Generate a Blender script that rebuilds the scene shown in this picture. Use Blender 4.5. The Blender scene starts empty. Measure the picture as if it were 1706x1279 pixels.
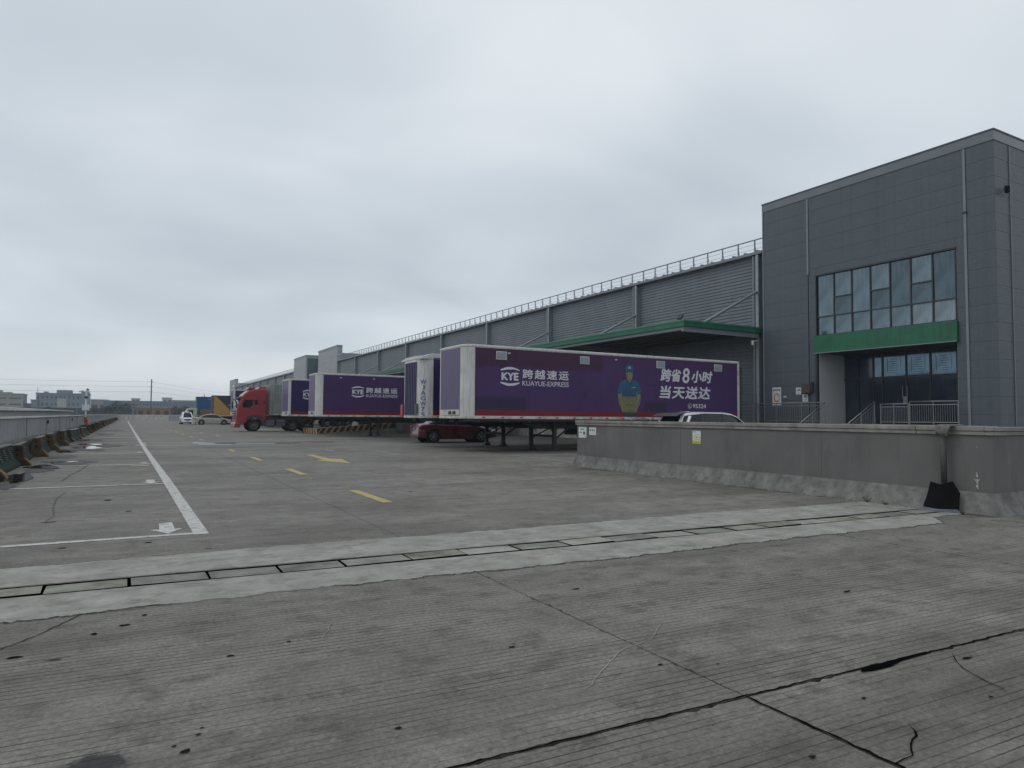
import bpy, math, random
from mathutils import Matrix, Vector
random.seed(7)
SC = bpy.context.scene
COL = SC.collection

# ------------------------------------------------------------------ camera
cam_d = bpy.data.cameras.new('camera'); cam = bpy.data.objects.new('camera', cam_d); COL.objects.link(cam)
def _axis(u, v):
    return Vector(((u - 853.0) / 1130.0, -(v - 639.5) / 1130.0, -1.0)).normalized()
dY = _axis(220, 689); dX = _axis(2876, 711); dX = (dX - dX.dot(dY) * dY).normalized(); dZ = dX.cross(dY)
cam.matrix_world = Matrix.Translation((0, 0, 1.42)) @ Matrix((dX, dY, dZ)).to_4x4()
cam_d.sensor_width = 36; cam_d.lens = 1130.0 / 1706 * 36; cam_d.clip_start = 0.05; cam_d.clip_end = 4000
SC.camera = cam

# ------------------------------------------------------------------ sky and sun
SUN_EL, SUN_AZ = 52, -68          # azimuth from +Y, negative is towards -X
W = bpy.data.worlds.new('World'); SC.world = W; W.use_nodes = True
nt = W.node_tree; nt.nodes.clear()
def wn(t, **k):
    n = nt.nodes.new(t)
    for a, b in k.items(): setattr(n, a, b)
    return n
def sky_noise(scale, detail, rough, stretch, off):
    mp = wn('ShaderNodeMapping'); mp.inputs['Scale'].default_value = stretch; mp.inputs['Location'].default_value = off
    nt.links.new(cl.outputs[0], mp.inputs[0])
    n = wn('ShaderNodeTexNoise'); n.inputs['Scale'].default_value = scale; n.inputs['Detail'].default_value = detail
    n.inputs['Roughness'].default_value = rough; n.inputs['Distortion'].default_value = 0.35
    nt.links.new(mp.outputs[0], n.inputs['Vector']); return n
tc = wn('ShaderNodeTexCoord'); sp = wn('ShaderNodeSeparateXYZ'); nt.links.new(tc.outputs['Generated'], sp.inputs[0])
mz = wn('ShaderNodeMath', operation='MAXIMUM'); nt.links.new(sp.outputs[2], mz.inputs[0]); mz.inputs[1].default_value = 0
az = wn('ShaderNodeMath', operation='ADD'); nt.links.new(mz.outputs[0], az.inputs[0]); az.inputs[1].default_value = 0.22
cb = wn('ShaderNodeCombineXYZ')
for i in (0, 1): 
    d = wn('ShaderNodeMath', operation='DIVIDE'); nt.links.new(sp.outputs[i], d.inputs[0]); nt.links.new(az.outputs[0], d.inputs[1]); nt.links.new(d.outputs[0], cb.inputs[i])
cl = cb
n1 = sky_noise(0.50, 2, 0.45, (1, 1.1, 1), (1.7, 0.4, 0)); n2 = sky_noise(1.3, 3, 0.45, (1, 1.15, 1), (5.2, 3.1, 0))
mx = wn('ShaderNodeMath', operation='MULTIPLY_ADD'); nt.links.new(n2.outputs[0], mx.inputs[0]); mx.inputs[1].default_value = 0.36
m0 = wn('ShaderNodeMath', operation='MULTIPLY'); nt.links.new(n1.outputs[0], m0.inputs[0]); m0.inputs[1].default_value = 0.64
nt.links.new(m0.outputs[0], mx.inputs[2])
rp = wn('ShaderNodeValToRGB'); nt.links.new(mx.outputs[0], rp.inputs[0])
e = rp.color_ramp.elements
e[0].position = 0.34; e[0].color = (0.47, 0.53, 0.585, 1)
e[1].position = 0.62; e[1].color = (0.79, 0.83, 0.865, 1)
x = e.new(0.47); x.color = (0.60, 0.655, 0.705, 1)
# towards the horizon the cloud deck evens out to a pale grey
hz = wn('ShaderNodeMapRange'); nt.links.new(mz.outputs[0], hz.inputs[0]); hz.inputs[1].default_value = 0.0; hz.inputs[2].default_value = 0.16
hz.inputs[3].default_value = 0.6; hz.inputs[4].default_value = 0.0
mc = wn('ShaderNodeMixRGB'); nt.links.new(hz.outputs[0], mc.inputs[0]); nt.links.new(rp.outputs[0], mc.inputs[1]); mc.inputs[2].default_value = (0.60, 0.65, 0.69, 1)
b1 = wn('ShaderNodeBackground'); nt.links.new(mc.outputs[0], b1.inputs[0]); b1.inputs[1].default_value = 1.0
sk = wn('ShaderNodeTexSky', sky_type='NISHITA'); sk.sun_disc = False
sk.sun_elevation = math.radians(SUN_EL); sk.sun_rotation = math.radians(SUN_AZ)
b2 = wn('ShaderNodeBackground'); nt.links.new(sk.outputs[0], b2.inputs[0]); b2.inputs[1].default_value = 0.1
ms = wn('ShaderNodeMixShader'); ms.inputs[0].default_value = 0.08
nt.links.new(b1.outputs[0], ms.inputs[1]); nt.links.new(b2.outputs[0], ms.inputs[2])
wo = wn('ShaderNodeOutputWorld'); nt.links.new(ms.outputs[0], wo.inputs[0])
sl = bpy.data.lights.new('sun', 'SUN'); sl.energy = 0.5; sl.angle = math.radians(24); sl.color = (1, 0.97, 0.93)
so = bpy.data.objects.new('sun', sl); COL.objects.link(so)
sd = Vector((math.sin(math.radians(SUN_AZ)) * math.cos(math.radians(SUN_EL)), math.cos(math.radians(SUN_AZ)) * math.cos(math.radians(SUN_EL)), math.sin(math.radians(SUN_EL))))
so.rotation_euler = (-sd).to_track_quat('-Z', 'Y').to_euler()
vs = SC.view_settings; vs.view_transform = 'Standard'; vs.look = 'None'; vs.gamma = 1; vs.use_curve_mapping = False
vs.exposure = 0.12
SC.cycles.volume_bounces = 2

# ------------------------------------------------------------------ materials
MATS = {}
def node(t, ty, **k):
    n = t.nodes.new(ty)
    for a, b in k.items(): setattr(n, a, b)
    return n
def mathn(t, op, a, b=None, clamp=False):
    n = t.nodes.new('ShaderNodeMath'); n.operation = op; n.use_clamp = clamp
    for i, v in enumerate((a, b)):
        if v is None: continue
        if isinstance(v, (int, float)): n.inputs[i].default_value = v
        else: t.links.new(v, n.inputs[i])
    return n.outputs[0]
def noise(t, vec, scale, detail=4, rough=.55, stretch=None, off=(0, 0, 0)):
    if stretch or off != (0, 0, 0):
        m = node(t, 'ShaderNodeMapping'); m.inputs['Scale'].default_value = stretch or (1, 1, 1); m.inputs['Location'].default_value = off
        t.links.new(vec, m.inputs[0]); vec = m.outputs[0]
    n = node(t, 'ShaderNodeTexNoise'); n.inputs['Scale'].default_value = scale; n.inputs['Detail'].default_value = detail
    n.inputs['Roughness'].default_value = rough; t.links.new(vec, n.inputs['Vector']); return n.outputs[0]
def rng(t, v, a, b, c=0., d=1.):
    n = node(t, 'ShaderNodeMapRange'); t.links.new(v, n.inputs[0])
    for i, q in enumerate((a, b, c, d)): n.inputs[i + 1].default_value = q
    return n.outputs[0]
def mixc(t, f, a, b, bt='MIX'):
    n = node(t, 'ShaderNodeMixRGB', blend_type=bt)
    for i, v in enumerate((f, a, b)):
        if isinstance(v, (int, float)): n.inputs[i].default_value = v
        elif isinstance(v, tuple): n.inputs[i].default_value = (*v[:3], 1)
        else: t.links.new(v, n.inputs[i])
    return n.outputs[0]
def new_mat(name):
    m = bpy.data.materials.new(name); m.use_nodes = True; t = m.node_tree
    b = t.nodes['Principled BSDF']; c = node(t, 'ShaderNodeTexCoord'); MATS[name] = m
    s = node(t, 'ShaderNodeSeparateXYZ'); t.links.new(c.outputs['Object'], s.inputs[0])
    return m, t, b, c.outputs['Object'], s.outputs
def bump(t, b, h, dist, st=1.0):
    n = node(t, 'ShaderNodeBump'); n.inputs['Distance'].default_value = dist; n.inputs['Strength'].default_value = st
    t.links.new(h, n.inputs['Height']); t.links.new(n.outputs[0], b.inputs['Normal'])
def simple(name, c, rough=.6, metal=0., var=.12, scale=3., dirt=0., dirtc=(.06, .055, .05), streak=False, rv=.1, bmp=0., coat=0.):
    """painted or raw surface: colour wanders a little, optional dirt (in streaks when streak)"""
    m, t, b, v, s = new_mat(name)
    f = noise(t, v, scale, 5)
    col = mixc(t, rng(t, f, .3, .7), tuple(x * (1 - var) for x in c), tuple(min(1, x * (1 + var)) for x in c))
    if dirt:
        g = noise(t, v, scale * 2.2, 6, .65, (6, 6, .5) if streak else None, (3, 1, 2))
        col = mixc(t, mathn(t, 'MULTIPLY', rng(t, g, .46, .74), dirt), col, dirtc)
    t.links.new(col, b.inputs['Base Color']); b.inputs['Metallic'].default_value = metal
    t.links.new(rng(t, f, .25, .75, rough - rv, min(1, rough + rv)), b.inputs['Roughness'])
    if rough >= .8: b.inputs['Specular IOR Level'].default_value = .15 if c[0] > .02 else .0
    if coat: b.inputs['Coat Weight'].default_value = coat; b.inputs['Coat Roughness'].default_value = .08
    if bmp: bump(t, b, noise(t, v, scale * 12, 4), bmp)
    return m

# yard concrete ------------------------------------------------------
def ground_mat(name, grooves):
    m, t, b, v, s = new_mat(name)
    big = noise(t, v, .22, 4, .6); mid = noise(t, v, 1.5, 6, .62, (.7, 1.3, 1)); fine = noise(t, v, 38, 5, .7); sp2 = noise(t, v, 160, 3, .8)
    base = mixc(t, rng(t, big, .3, .7), (.125, .117, .102), (.205, .192, .169))
    base = mixc(t, mathn(t, 'MULTIPLY', rng(t, mid, .44, .66), .6), base, (.27, .256, .232))
    blot = noise(t, v, 3.6, 8, .72, (.8, 1.2, 1), (12, 5, 0))
    base = mixc(t, mathn(t, 'MULTIPLY', rng(t, blot, .50, .62), .6), base, (.080, .072, .060))
    base = mixc(t, mathn(t, 'MULTIPLY', rng(t, noise(t, v, 2.1, 8, .75, (1, 1, 1), (31, 7, 0)), .56, .68), .5), base, (.29, .276, .252))
    if not grooves:      # contact shade under the parked trailers, painted into the concrete colour
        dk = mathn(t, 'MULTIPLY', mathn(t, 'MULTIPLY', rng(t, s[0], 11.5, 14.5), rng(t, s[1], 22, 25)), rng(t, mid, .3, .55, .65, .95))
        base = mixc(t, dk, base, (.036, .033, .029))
    base = mixc(t, mathn(t, 'MULTIPLY', rng(t, noise(t, v, .55, 6, .65, (.35, 1, 1), (9, 2, 0)), .5, .70), .7), base, (.078, .070, .059))
    base = mixc(t, rng(t, fine, .3, .7, 0, 1), mixc(t, 1., base, (.66, .66, .66), 'MULTIPLY'), mixc(t, 1., base, (1.42, 1.42, 1.42), 'MULTIPLY'), 'MIX')
    base = mixc(t, mathn(t, 'MULTIPLY', rng(t, noise(t, v, 14, 6, .75), .56, .70), .55), base, (.235, .222, .20)); base = mixc(t, mathn(t, 'MULTIPLY', rng(t, noise(t, v, 11, 7, .75, None, (8, 8, 8)), .58, .70), .6), base, (.055, .05, .043))
    base = mixc(t, mathn(t, 'MULTIPLY', rng(t, sp2, .62, .8), .75), base, (.36, .345, .31))
    base = mixc(t, mathn(t, 'MULTIPLY', rng(t, sp2, .37, .24), .75), base, (.05, .047, .043))
    # tyre drag: long faint streaks
    ty = noise(t, v, .9, 5, .6, (.12, 2.4, 1), (4, 7, 0))
    base = mixc(t, mathn(t, 'MULTIPLY', rng(t, ty, .54, .74), .6), base, (.060, .054, .046))
    # oil drips
    vo = node(t, 'ShaderNodeTexVoronoi'); vo.inputs['Scale'].default_value = 1.15; t.links.new(v, vo.inputs['Vector'])
    wob = mathn(t, 'ADD', vo.outputs['Distance'], mathn(t, 'MULTIPLY', mathn(t, 'SUBTRACT', noise(t, v, 22, 4), .5), .09))
    rnd = node(t, 'ShaderNodeSeparateColor'); t.links.new(vo.outputs['Color'], rnd.inputs[0])
    rad = mathn(t, 'MULTIPLY', mathn(t, 'MULTIPLY', rnd.outputs[0], rnd.outputs[0]), .032)
    dot = mathn(t, 'MULTIPLY', mathn(t, 'LESS_THAN', wob, rad), mathn(t, 'GREATER_THAN', rnd.outputs[1], .35))
    base = mixc(t, mathn(t, 'MULTIPLY', dot, .78), base, (.035, .033, .032))
    h = mathn(t, 'ADD', mathn(t, 'MULTIPLY', fine, .5), mathn(t, 'MULTIPLY', sp2, .5))
    if grooves:
        yy = mathn(t, 'ADD', mathn(t, 'ADD', s[1], mathn(t, 'MULTIPLY', s[0], .042)), mathn(t, 'MULTIPLY', noise(t, v, .5, 2), .02))
        fr = mathn(t, 'FRACT', mathn(t, 'DIVIDE', yy, .058))
        line = rng(t, mathn(t, 'ABSOLUTE', mathn(t, 'SUBTRACT', fr, .5)), .072, .028)
        fade = rng(t, noise(t, v, .75, 4, .6, (.6, 1.6, 1), (2, 8, 0)), .34, .56, .10, 1.)
        brk = rng(t, noise(t, v, 6, 4, .6, (.3, 1.5, 1), (1, 1, 0)), .28, .48, .2, 1.)
        idx = mathn(t, 'FLOOR', mathn(t, 'DIVIDE', yy, .058))
        wn_ = node(t, 'ShaderNodeTexWhiteNoise', noise_dimensions='1D'); t.links.new(idx, wn_.inputs['W'])
        per = rng(t, wn_.outputs['Value'], 0., 1., .45, 1.)
        g = mathn(t, 'MULTIPLY', mathn(t, 'MULTIPLY', line, fade), mathn(t, 'MULTIPLY', brk, per))
        base = mixc(t, mathn(t, 'MULTIPLY', g, .92), base, (.022, .020, .018))
        px_ = mathn(t, 'DIVIDE', mathn(t, 'ADD', s[0], .09), .13); py_ = mathn(t, 'DIVIDE', mathn(t, 'SUBTRACT', s[1], 3.27), .11)
        dd = mathn(t, 'ADD', mathn(t, 'SQRT', mathn(t, 'ADD', mathn(t, 'MULTIPLY', px_, px_), mathn(t, 'MULTIPLY', py_, py_))), mathn(t, 'MULTIPLY', mathn(t, 'SUBTRACT', noise(t, v, 16, 8, .8), .5), 2.2))
        base = mixc(t, mathn(t, 'MULTIPLY', rng(t, dd, 1.15, .7), .85), base, (.022, .022, .025))
        h = mathn(t, 'SUBTRACT', h, mathn(t, 'MULTIPLY', g, 2.2))
    t.links.new(base, b.inputs['Base Color']); t.links.new(rng(t, mid, .3, .7, .62, .9), b.inputs['Roughness'])
    b.inputs['Specular IOR Level'].default_value = .22
    bump(t, b, h, .0045, .9)
    return m
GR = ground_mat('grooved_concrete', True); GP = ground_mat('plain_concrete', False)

def strip_mat():
    m, t, b, v, s = new_mat('fresh_concrete')
    a = noise(t, v, 2.6, 7, .68); f = noise(t, v, 45, 5, .7)
    c = mixc(t, rng(t, a, .3, .7), (.22, .212, .19), (.38, .37, .34))
    c = mixc(t, mathn(t, 'MULTIPLY', rng(t, noise(t, v, 4, 8, .75, (.8, 1.2, 1), (3, 3, 3)), .5, .66), .75), c, (.15, .138, .115))
    c = mixc(t, mathn(t, 'MULTIPLY', rng(t, f, .4, .2), .4), c, (.15, .145, .13))
    t.links.new(c, b.inputs['Base Color']); b.inputs['Roughness'].default_value = .85; b.inputs['Specular IOR Level'].default_value = .2; bump(t, b, f, .004, .8); return m
FRESH = strip_mat()
COVER = simple('drain_cover_concrete', (.28, .268, .24), .85, var=.3, scale=1.5, dirt=.5, bmp=.003)
DARK = simple('joint_dirt_and_shade', (.004, .004, .004), .95, var=.3)
def wall_conc(name, c, streak):
    m, t, b, v, s = new_mat(name)
    a = noise(t, v, .9, 6, .6); f = noise(t, v, 40, 5, .7)
    col = mixc(t, rng(t, a, .3, .7), tuple(x * .86 for x in c), tuple(x * 1.14 for x in c))
    st = noise(t, v, .8, 6, .6, (2.2, 2.2, .5), (2, 3, 1))
    col = mixc(t, mathn(t, 'MULTIPLY', rng(t, st, .52, .80), streak), col, tuple(x * .45 for x in c))
    st2 = noise(t, v, 1.1, 6, .6, (3, 3, .35), (7, 1, 5))
    col = mixc(t, mathn(t, 'MULTIPLY', rng(t, st2, .56, .74), streak * .7), col, tuple(min(1, x * 1.5) for x in c))
    # splash dirt near the ground
    low = mathn(t, 'MULTIPLY', rng(t, mathn(t, 'ADD', s[2], mathn(t, 'MULTIPLY', noise(t, v, 3, 5), .35)), .62, .22), .35)
    col = mixc(t, low, col, (.075, .072, .066))
    col = mixc(t, mathn(t, 'MULTIPLY', rng(t, f, .38, .2), .4), col, tuple(x * .5 for x in c))
    t.links.new(col, b.inputs['Base Color']); b.inputs['Roughness'].default_value = .85; bump(t, b, f, .004, .6); return m
WALLC = wall_conc('painted_render_wall', (.138, .135, .129), .75)
CAPC = simple('coping_concrete', (.27, .26, .232), .85, var=.25, scale=1.6, dirt=.7, dirtc=(.10, .098, .09), bmp=.004)
SKIRT = simple('skirt_concrete', (.20, .195, .184), .88, var=.3, scale=3.5, dirt=.7, dirtc=(.075, .073, .07), bmp=.008)
def clad_mat(name, c, rib=0.0, metal=.0):
    m, t, b, v, s = new_mat(name)
    a = noise(t, v, .5, 5, .6); st = noise(t, v, 1.2, 5, .6, (3, 3, .25), (5, 5, 5))
    col = mixc(t, rng(t, a, .3, .7), tuple(x * .9 for x in c), tuple(x * 1.1 for x in c))
    col = mixc(t, mathn(t, 'MULTIPLY', rng(t, st, .50, .74), .5), col, tuple(x * .62 for x in c))
    t.links.new(col, b.inputs['Base Color']); b.inputs['Roughness'].default_value = .5; b.inputs['Metallic'].default_value = metal
    if rib:
        fr = mathn(t, 'FRACT', mathn(t, 'DIVIDE', s[2], rib)); 
        h = rng(t, mathn(t, 'ABSOLUTE', mathn(t, 'SUBTRACT', fr, .5)), .38, .5)
        bump(t, b, h, .006, .8)
    return m
CLAD = clad_mat('slate_cladding', (.078, .095, .113), .10)
CORR = clad_mat('corrugated_cladding', (.165, .19, .21), 0, .1)
TRIM = simple('light_trim_metal', (.19, .21, .23), .45, var=.1, scale=1)
TRIM2 = simple('parapet_flashing', (.15, .168, .185), .4, var=.1, scale=1)
GREEN = simple('green_fascia', (.010, .125, .062), .5, var=.25, scale=.8, dirt=.6, dirtc=(.012, .045, .03), streak=True)
WGREY = simple('pale_side_panel', (.46, .475, .48), .5, var=.06, scale=.6)
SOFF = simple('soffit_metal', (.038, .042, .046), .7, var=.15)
STEEL = simple('galvanised_steel', (.27, .30, .32), .42, .5, var=.15, scale=4)
STAIN = simple('stainless_rail', (.25, .26, .265), .4, .6, var=.1, scale=4)
FRAME = simple('window_frame_dark', (.022, .028, .034), .4, var=.1)
def glass(name, c, metal, rough):
    m, t, b, v, s = new_mat(name)
    a = noise(t, v, .8, 3)
    gc = mixc(t, rng(t, a, .3, .7), tuple(x * .65 for x in c), tuple(x * 1.2 for x in c))
    gc = mixc(t, mathn(t, 'MULTIPLY', rng(t, noise(t, v, 3.0, 4, .6, (6, 6, .25)), .55, .7), .5), gc, tuple(x * 1.9 for x in c))
    t.links.new(gc, b.inputs['Base Color'])
    b.inputs['Metallic'].default_value = metal; b.inputs['Roughness'].default_value = rough; b.inputs['IOR'].default_value = 1.6
    bump(t, b, noise(t, v, .6, 2), .02, .25); return m
GLASS = glass('tinted_window_glass', (.135, .180, .205), .75, .07); GLASS2 = glass('darker_window_glass', (.085, .120, .140), .7, .09); GLASS3 = glass('curtained_window_glass', (.19, .235, .255), .5, .12)
GLASSD = glass('dark_door_glass', (.05, .07, .10), .55, .12)
GLASSB = glass('bright_transom_glass', (.10, .155, .205), .8, .08)
CARGL = glass('car_glass', (.010, .014, .02), 0., .06); CARGL.node_tree.nodes['Principled BSDF'].inputs['Specular IOR Level'].default_value = .22
WHITE = simple('white_paint', (.60, .60, .58), .5, var=.12, dirt=.7, dirtc=(.30, .27, .22), streak=True, scale=1.3)
WHITED = simple('dirty_white_paint', (.55, .55, .50), .6, var=.14, dirt=.8, dirtc=(.16, .14, .11), scale=1.6)
def line_mat(name, c, wear):
    m, t, b, v, s = new_mat(name)
    a = noise(t, v, 9, 6, .7); g = noise(t, v, .8, 4)
    col = mixc(t, rng(t, g, .3, .7), tuple(x * .85 for x in c), c)
    col = mixc(t, mathn(t, 'MULTIPLY', rng(t, a, .50, .62), wear), col, (.16, .145, .12))
    t.links.new(col, b.inputs['Base Color']); b.inputs['Roughness'].default_value = .75; return m
LWHITE = line_mat('white_road_paint', (.54, .53, .50), .75); LFADE = line_mat('faded_road_paint', (.33, .33, .32), .8)
LYEL = line_mat('yellow_road_paint', (.50, .37, .13), .7)
BLACK = simple('black_rubber', (.012, .012, .013), .85, var=.3)
TYRE = simple('tyre_rubber', (.018, .018, .018), .85, var=.3, dirt=.5, dirtc=(.07, .065, .06))
CHAS = simple('chassis_black', (.016, .017, .016), .7, var=.3, dirt=.4, dirtc=(.06, .055, .05))
RIM = simple('alloy_rim', (.35, .36, .37), .35, .8, var=.1)
PLAST = simple('dark_plastic', (.03, .032, .035), .6, var=.2)
RED = simple('red_cab_paint', (.29, .016, .026), .35, var=.15, scale=1.2, dirt=.3, dirtc=(.12, .03, .03), coat=.4)
MAROON = simple('maroon_car_paint', (.065, .002, .005), .3, var=.1, coat=.7, scale=1)
CREAM = simple('beige_car_paint', (.36, .33, .28), .35, var=.1, coat=.4)
CARW = simple('white_car_paint', (.72, .74, .76), .3, var=.04, coat=.5)
LAMPR = simple('red_lens', (.35, .01, .012), .25, var=.1); LAMPW = simple('clear_lens', (.5, .52, .53), .2, var=.1)
PLATEB = simple('blue_plate', (.04, .12, .28), .5, var=.05)
PINK = simple('white_print', (.62, .61, .66), .5, var=.08)
def purple(name, c, red=True, worn=False, rib=0):
    m, t, b, v, s = new_mat(name)
    a = noise(t, v, .5, 5, .6); st = noise(t, v, 1., 5, .6, (4, 4, .3), (3, 9, 5))
    col = mixc(t, rng(t, a, .3, .7), tuple(x * .88 for x in c), tuple(x * 1.12 for x in c))
    col = mixc(t, mathn(t, 'MULTIPLY', rng(t, st, .5, .75), .28), col, tuple(x * .6 for x in c))
    nz = mathn(t, 'MULTIPLY', mathn(t, 'SUBTRACT', noise(t, v, 1.6, 8, .75, (1, 1, 2.0)), .5), .9)
    if worn:
        def patch(x0, x1, z0, z1, k, cc, w=.05, n=1.):
            nonlocal col
            X = mathn(t, 'ADD', s[0], mathn(t, 'MULTIPLY', nz, n)); Z = mathn(t, 'ADD', s[2], mathn(t, 'MULTIPLY', nz, n))
            f = mathn(t, 'MULTIPLY', mathn(t, 'MULTIPLY', rng(t, X, x0 - w, x0 + w), rng(t, X, x1 + w, x1 - w)), mathn(t, 'MULTIPLY', rng(t, Z, z0 - w, z0 + w), rng(t, Z, z1 + w, z1 - w)))
            col = mixc(t, mathn(t, 'MULTIPLY', f, k), col, cc)
        patch(-1, 6.6, 3.42, 5, .8, (.045, .010, .030), .08, .9)
        patch(-1, 16, 3.75, 5, .35, (.055, .02, .05), .1, 1.)
        patch(-1, 2.75, 1.66, 2.2, .85, (.022, .018, .05), .08, .12)
        patch(8.95, 10.25, 1.6, 2.12, .85, (.022, .018, .05), .05, .1)
        patch(5.55, 5.75, 2.28, 2.52, .7, (.03, .02, .06), .06, .2)
        patch(8.95, 10.0, 2.65, 2.7, .4, (.03, .02, .06), .03, .1); patch(8.95, 10.0, 2.85, 2.95, .4, (.03, .02, .06), .03, .1)
    if red:
        lo = mathn(t, 'ADD', s[2], mathn(t, 'MULTIPLY', nz, .02))
        col = mixc(t, rng(t, lo, 1.72, 1.64), col, (.19, .008, .020))
        col = mixc(t, mathn(t, 'MULTIPLY', rng(t, st, .42, .7), mathn(t, 'MULTIPLY', rng(t, lo, 1.95, 1.45), .4)), col, (.05, .03, .04))
    t.links.new(col, b.inputs['Base Color']); b.inputs['Roughness'].default_value = .45; b.inputs['Specular IOR Level'].default_value = .3
    if rib:
        fr = mathn(t, 'FRACT', mathn(t, 'DIVIDE', s[0], rib)); bump(t, b, rng(t, mathn(t, 'ABSOLUTE', mathn(t, 'SUBTRACT', fr, .5)), .42, .5), .004, .6)
    return m
PUR = purple('purple_trailer_skin', (.052, .022, .098)); PURW = purple('worn_purple_trailer_skin', (.060, .025, .108), True, True, .155)
PURD = purple('deep_purple_trailer_skin', (.024, .013, .085)); PURF = purple('faded_lilac_skin', (.125, .100, .19), False)  # paler purple used on the trailer fronts
NAVY = simple('navy_curtain', (.014, .022, .045), .6, var=.15); YTRI = simple('ochre_print', (.42, .24, .045), .55, var=.15, dirt=.3)
BLUEB = simple('blue_box_skin', (.014, .075, .20), .5, var=.1); ORANGE = simple('orange_board', (.23, .12, .045), .6, var=.2, dirt=.4)
ALU = simple('grey_green_aluminium', (.27, .30, .275), .45, .2, var=.2, scale=1.2, dirt=.6, dirtc=(.10, .11, .095), streak=True)
HAZY = simple('hazard_yellow', (.42, .24, .045), .7, var=.25, dirt=.5); HAZB = simple('hazard_black', (.022, .022, .022), .75, var=.2)
def puddle_mat():
    m, t, b, v, s = new_mat('standing_water')
    b.inputs['Base Color'].default_value = (.02, .02, .02, 1); b.inputs['Roughness'].default_value = .04; b.inputs['IOR'].default_value = 1.4
    bump(t, b, noise(t, v, 6, 2), .001, .3); return m
WATER = puddle_mat()
WET = simple('damp_concrete', (.060, .056, .050), .75, var=.3, scale=4)
SHEET = clad_mat('pale_steel_sheet', (.31, .325, .335), 0, .1)
RUST = simple('rusty_brown_concrete', (.060, .038, .027), .85, var=.5, scale=3, dirt=.9, dirtc=(.022, .022, .020), bmp=.01)
MOSS = simple('mossy_dark_concrete', (.022, .036, .032), .85, var=.4, scale=4, dirt=.5, dirtc=(.015, .015, .015), bmp=.01)

# ------------------------------------------------------------------ mesh helpers
class MB:
    def __init__(self): self.v = []; self.f = []; self.m = []
    def add(self, vs, fs, mi=0):
        o = len(self.v); self.v += [tuple(p) for p in vs]
        for f in fs: self.f.append([o + i for i in f]); self.m.append(mi)
        return self
    def box(self, x0, x1, y0, y1, z0, z1, mi=0):
        return self.add([(x0, y0, z0), (x1, y0, z0), (x1, y1, z0), (x0, y1, z0), (x0, y0, z1), (x1, y0, z1), (x1, y1, z1), (x0, y1, z1)],
                        [(0, 3, 2, 1), (4, 5, 6, 7), (0, 1, 5, 4), (1, 2, 6, 5), (2, 3, 7, 6), (3, 0, 4, 7)], mi)
    def prism(self, pts, ax, a, b, mi=0, caps=True):
        n = len(pts)
        def P(u, v, w): return (w, u, v) if ax == 'x' else (u, w, v) if ax == 'y' else (u, v, w)
        vs = [P(u, v, a) for u, v in pts] + [P(u, v, b) for u, v in pts]
        fs = [(i, (i + 1) % n, n + (i + 1) % n, n + i) for i in range(n)]
        if caps: fs += [tuple(range(n - 1, -1, -1)), tuple(range(n, 2 * n))]
        return self.add(vs, fs, mi)
    def cyl(self, p0, p1, r, r1=None, n=10, mi=0, caps=True):
        p0, p1 = Vector(p0), Vector(p1); r1 = r if r1 is None else r1
        q = (p1 - p0).to_track_quat('Z', 'Y').to_matrix()
        vs = []
        for p, rr in ((p0, r), (p1, r1)):
            for i in range(n):
                a = 2 * math.pi * i / n; vs.append(p + q @ Vector((math.cos(a) * rr, math.sin(a) * rr, 0)))
        fs = [(i, (i + 1) % n, n + (i + 1) % n, n + i) for i in range(n)]
        if caps: fs += [tuple(range(n - 1, -1, -1)), tuple(range(n, 2 * n))]
        return self.add(vs, fs, mi)
    def bar(self, p0, p1, w, h, mi=0):
        p0, p1 = Vector(p0), Vector(p1); d = (p1 - p0).normalized(); up = Vector((0, 0, 1)) if abs(d.z) < .95 else Vector((0, 1, 0))
        s = d.cross(up).normalized() * w / 2; u = s.cross(d).normalized() * h / 2
        vs = [p + a * s + b_ * u for p in (p0, p1) for a, b_ in ((-1, -1), (1, -1), (1, 1), (-1, 1))]
        return self.add(vs, [(0, 1, 2, 3), (7, 6, 5, 4), (0, 4, 5, 1), (1, 5, 6, 2), (2, 6, 7, 3), (3, 7, 4, 0)], mi)
    def lathe(self, prof, c, ax='y', n=24, mi=0, caps=True):
        """prof: (radius, offset along axis)"""
        c = Vector(c); vs = []
        for r, o in prof:
            for i in range(n):
                a = 2 * math.pi * i / n; u, w = r * math.cos(a), r * math.sin(a)
                vs.append(c + (Vector((u, o, w)) if ax == 'y' else Vector((u, w, o)) if ax == 'z' else Vector((o, u, w))))
        fs = []
        for k in range(len(prof) - 1):
            for i in range(n): fs.append((k * n + i, k * n + (i + 1) % n, (k + 1) * n + (i + 1) % n, (k + 1) * n + i))
        if caps: fs.append(tuple(range(n - 1, -1, -1))); fs.append(tuple(range((len(prof) - 1) * n, len(prof) * n)))
        return self.add(vs, fs, mi)
    def mesh(self, name, mats):
        me = bpy.data.meshes.new(name); me.from_pydata(self.v, [], self.f)
        for m in (mats if isinstance(mats, (list, tuple)) else [mats]): me.materials.append(m)
        me.polygons.foreach_set('material_index', self.m)
        import bmesh
        bm = bmesh.new(); bm.from_mesh(me); bmesh.ops.recalc_face_normals(bm, faces=bm.faces); bm.to_mesh(me); bm.free()
        me.update(); return me
    def obj(self, name, mats, parent=None, bevel=0, smooth=False, seg=1):
        o = link(name, self.mesh(name, mats), parent)
        if smooth:
            for p in o.data.polygons: p.use_smooth = True
        if bevel:
            b = o.modifiers.new('bevel', 'BEVEL'); b.width = bevel; b.segments = seg; b.limit_method = 'ANGLE'; b.angle_limit = math.radians(35)
        return o
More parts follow.
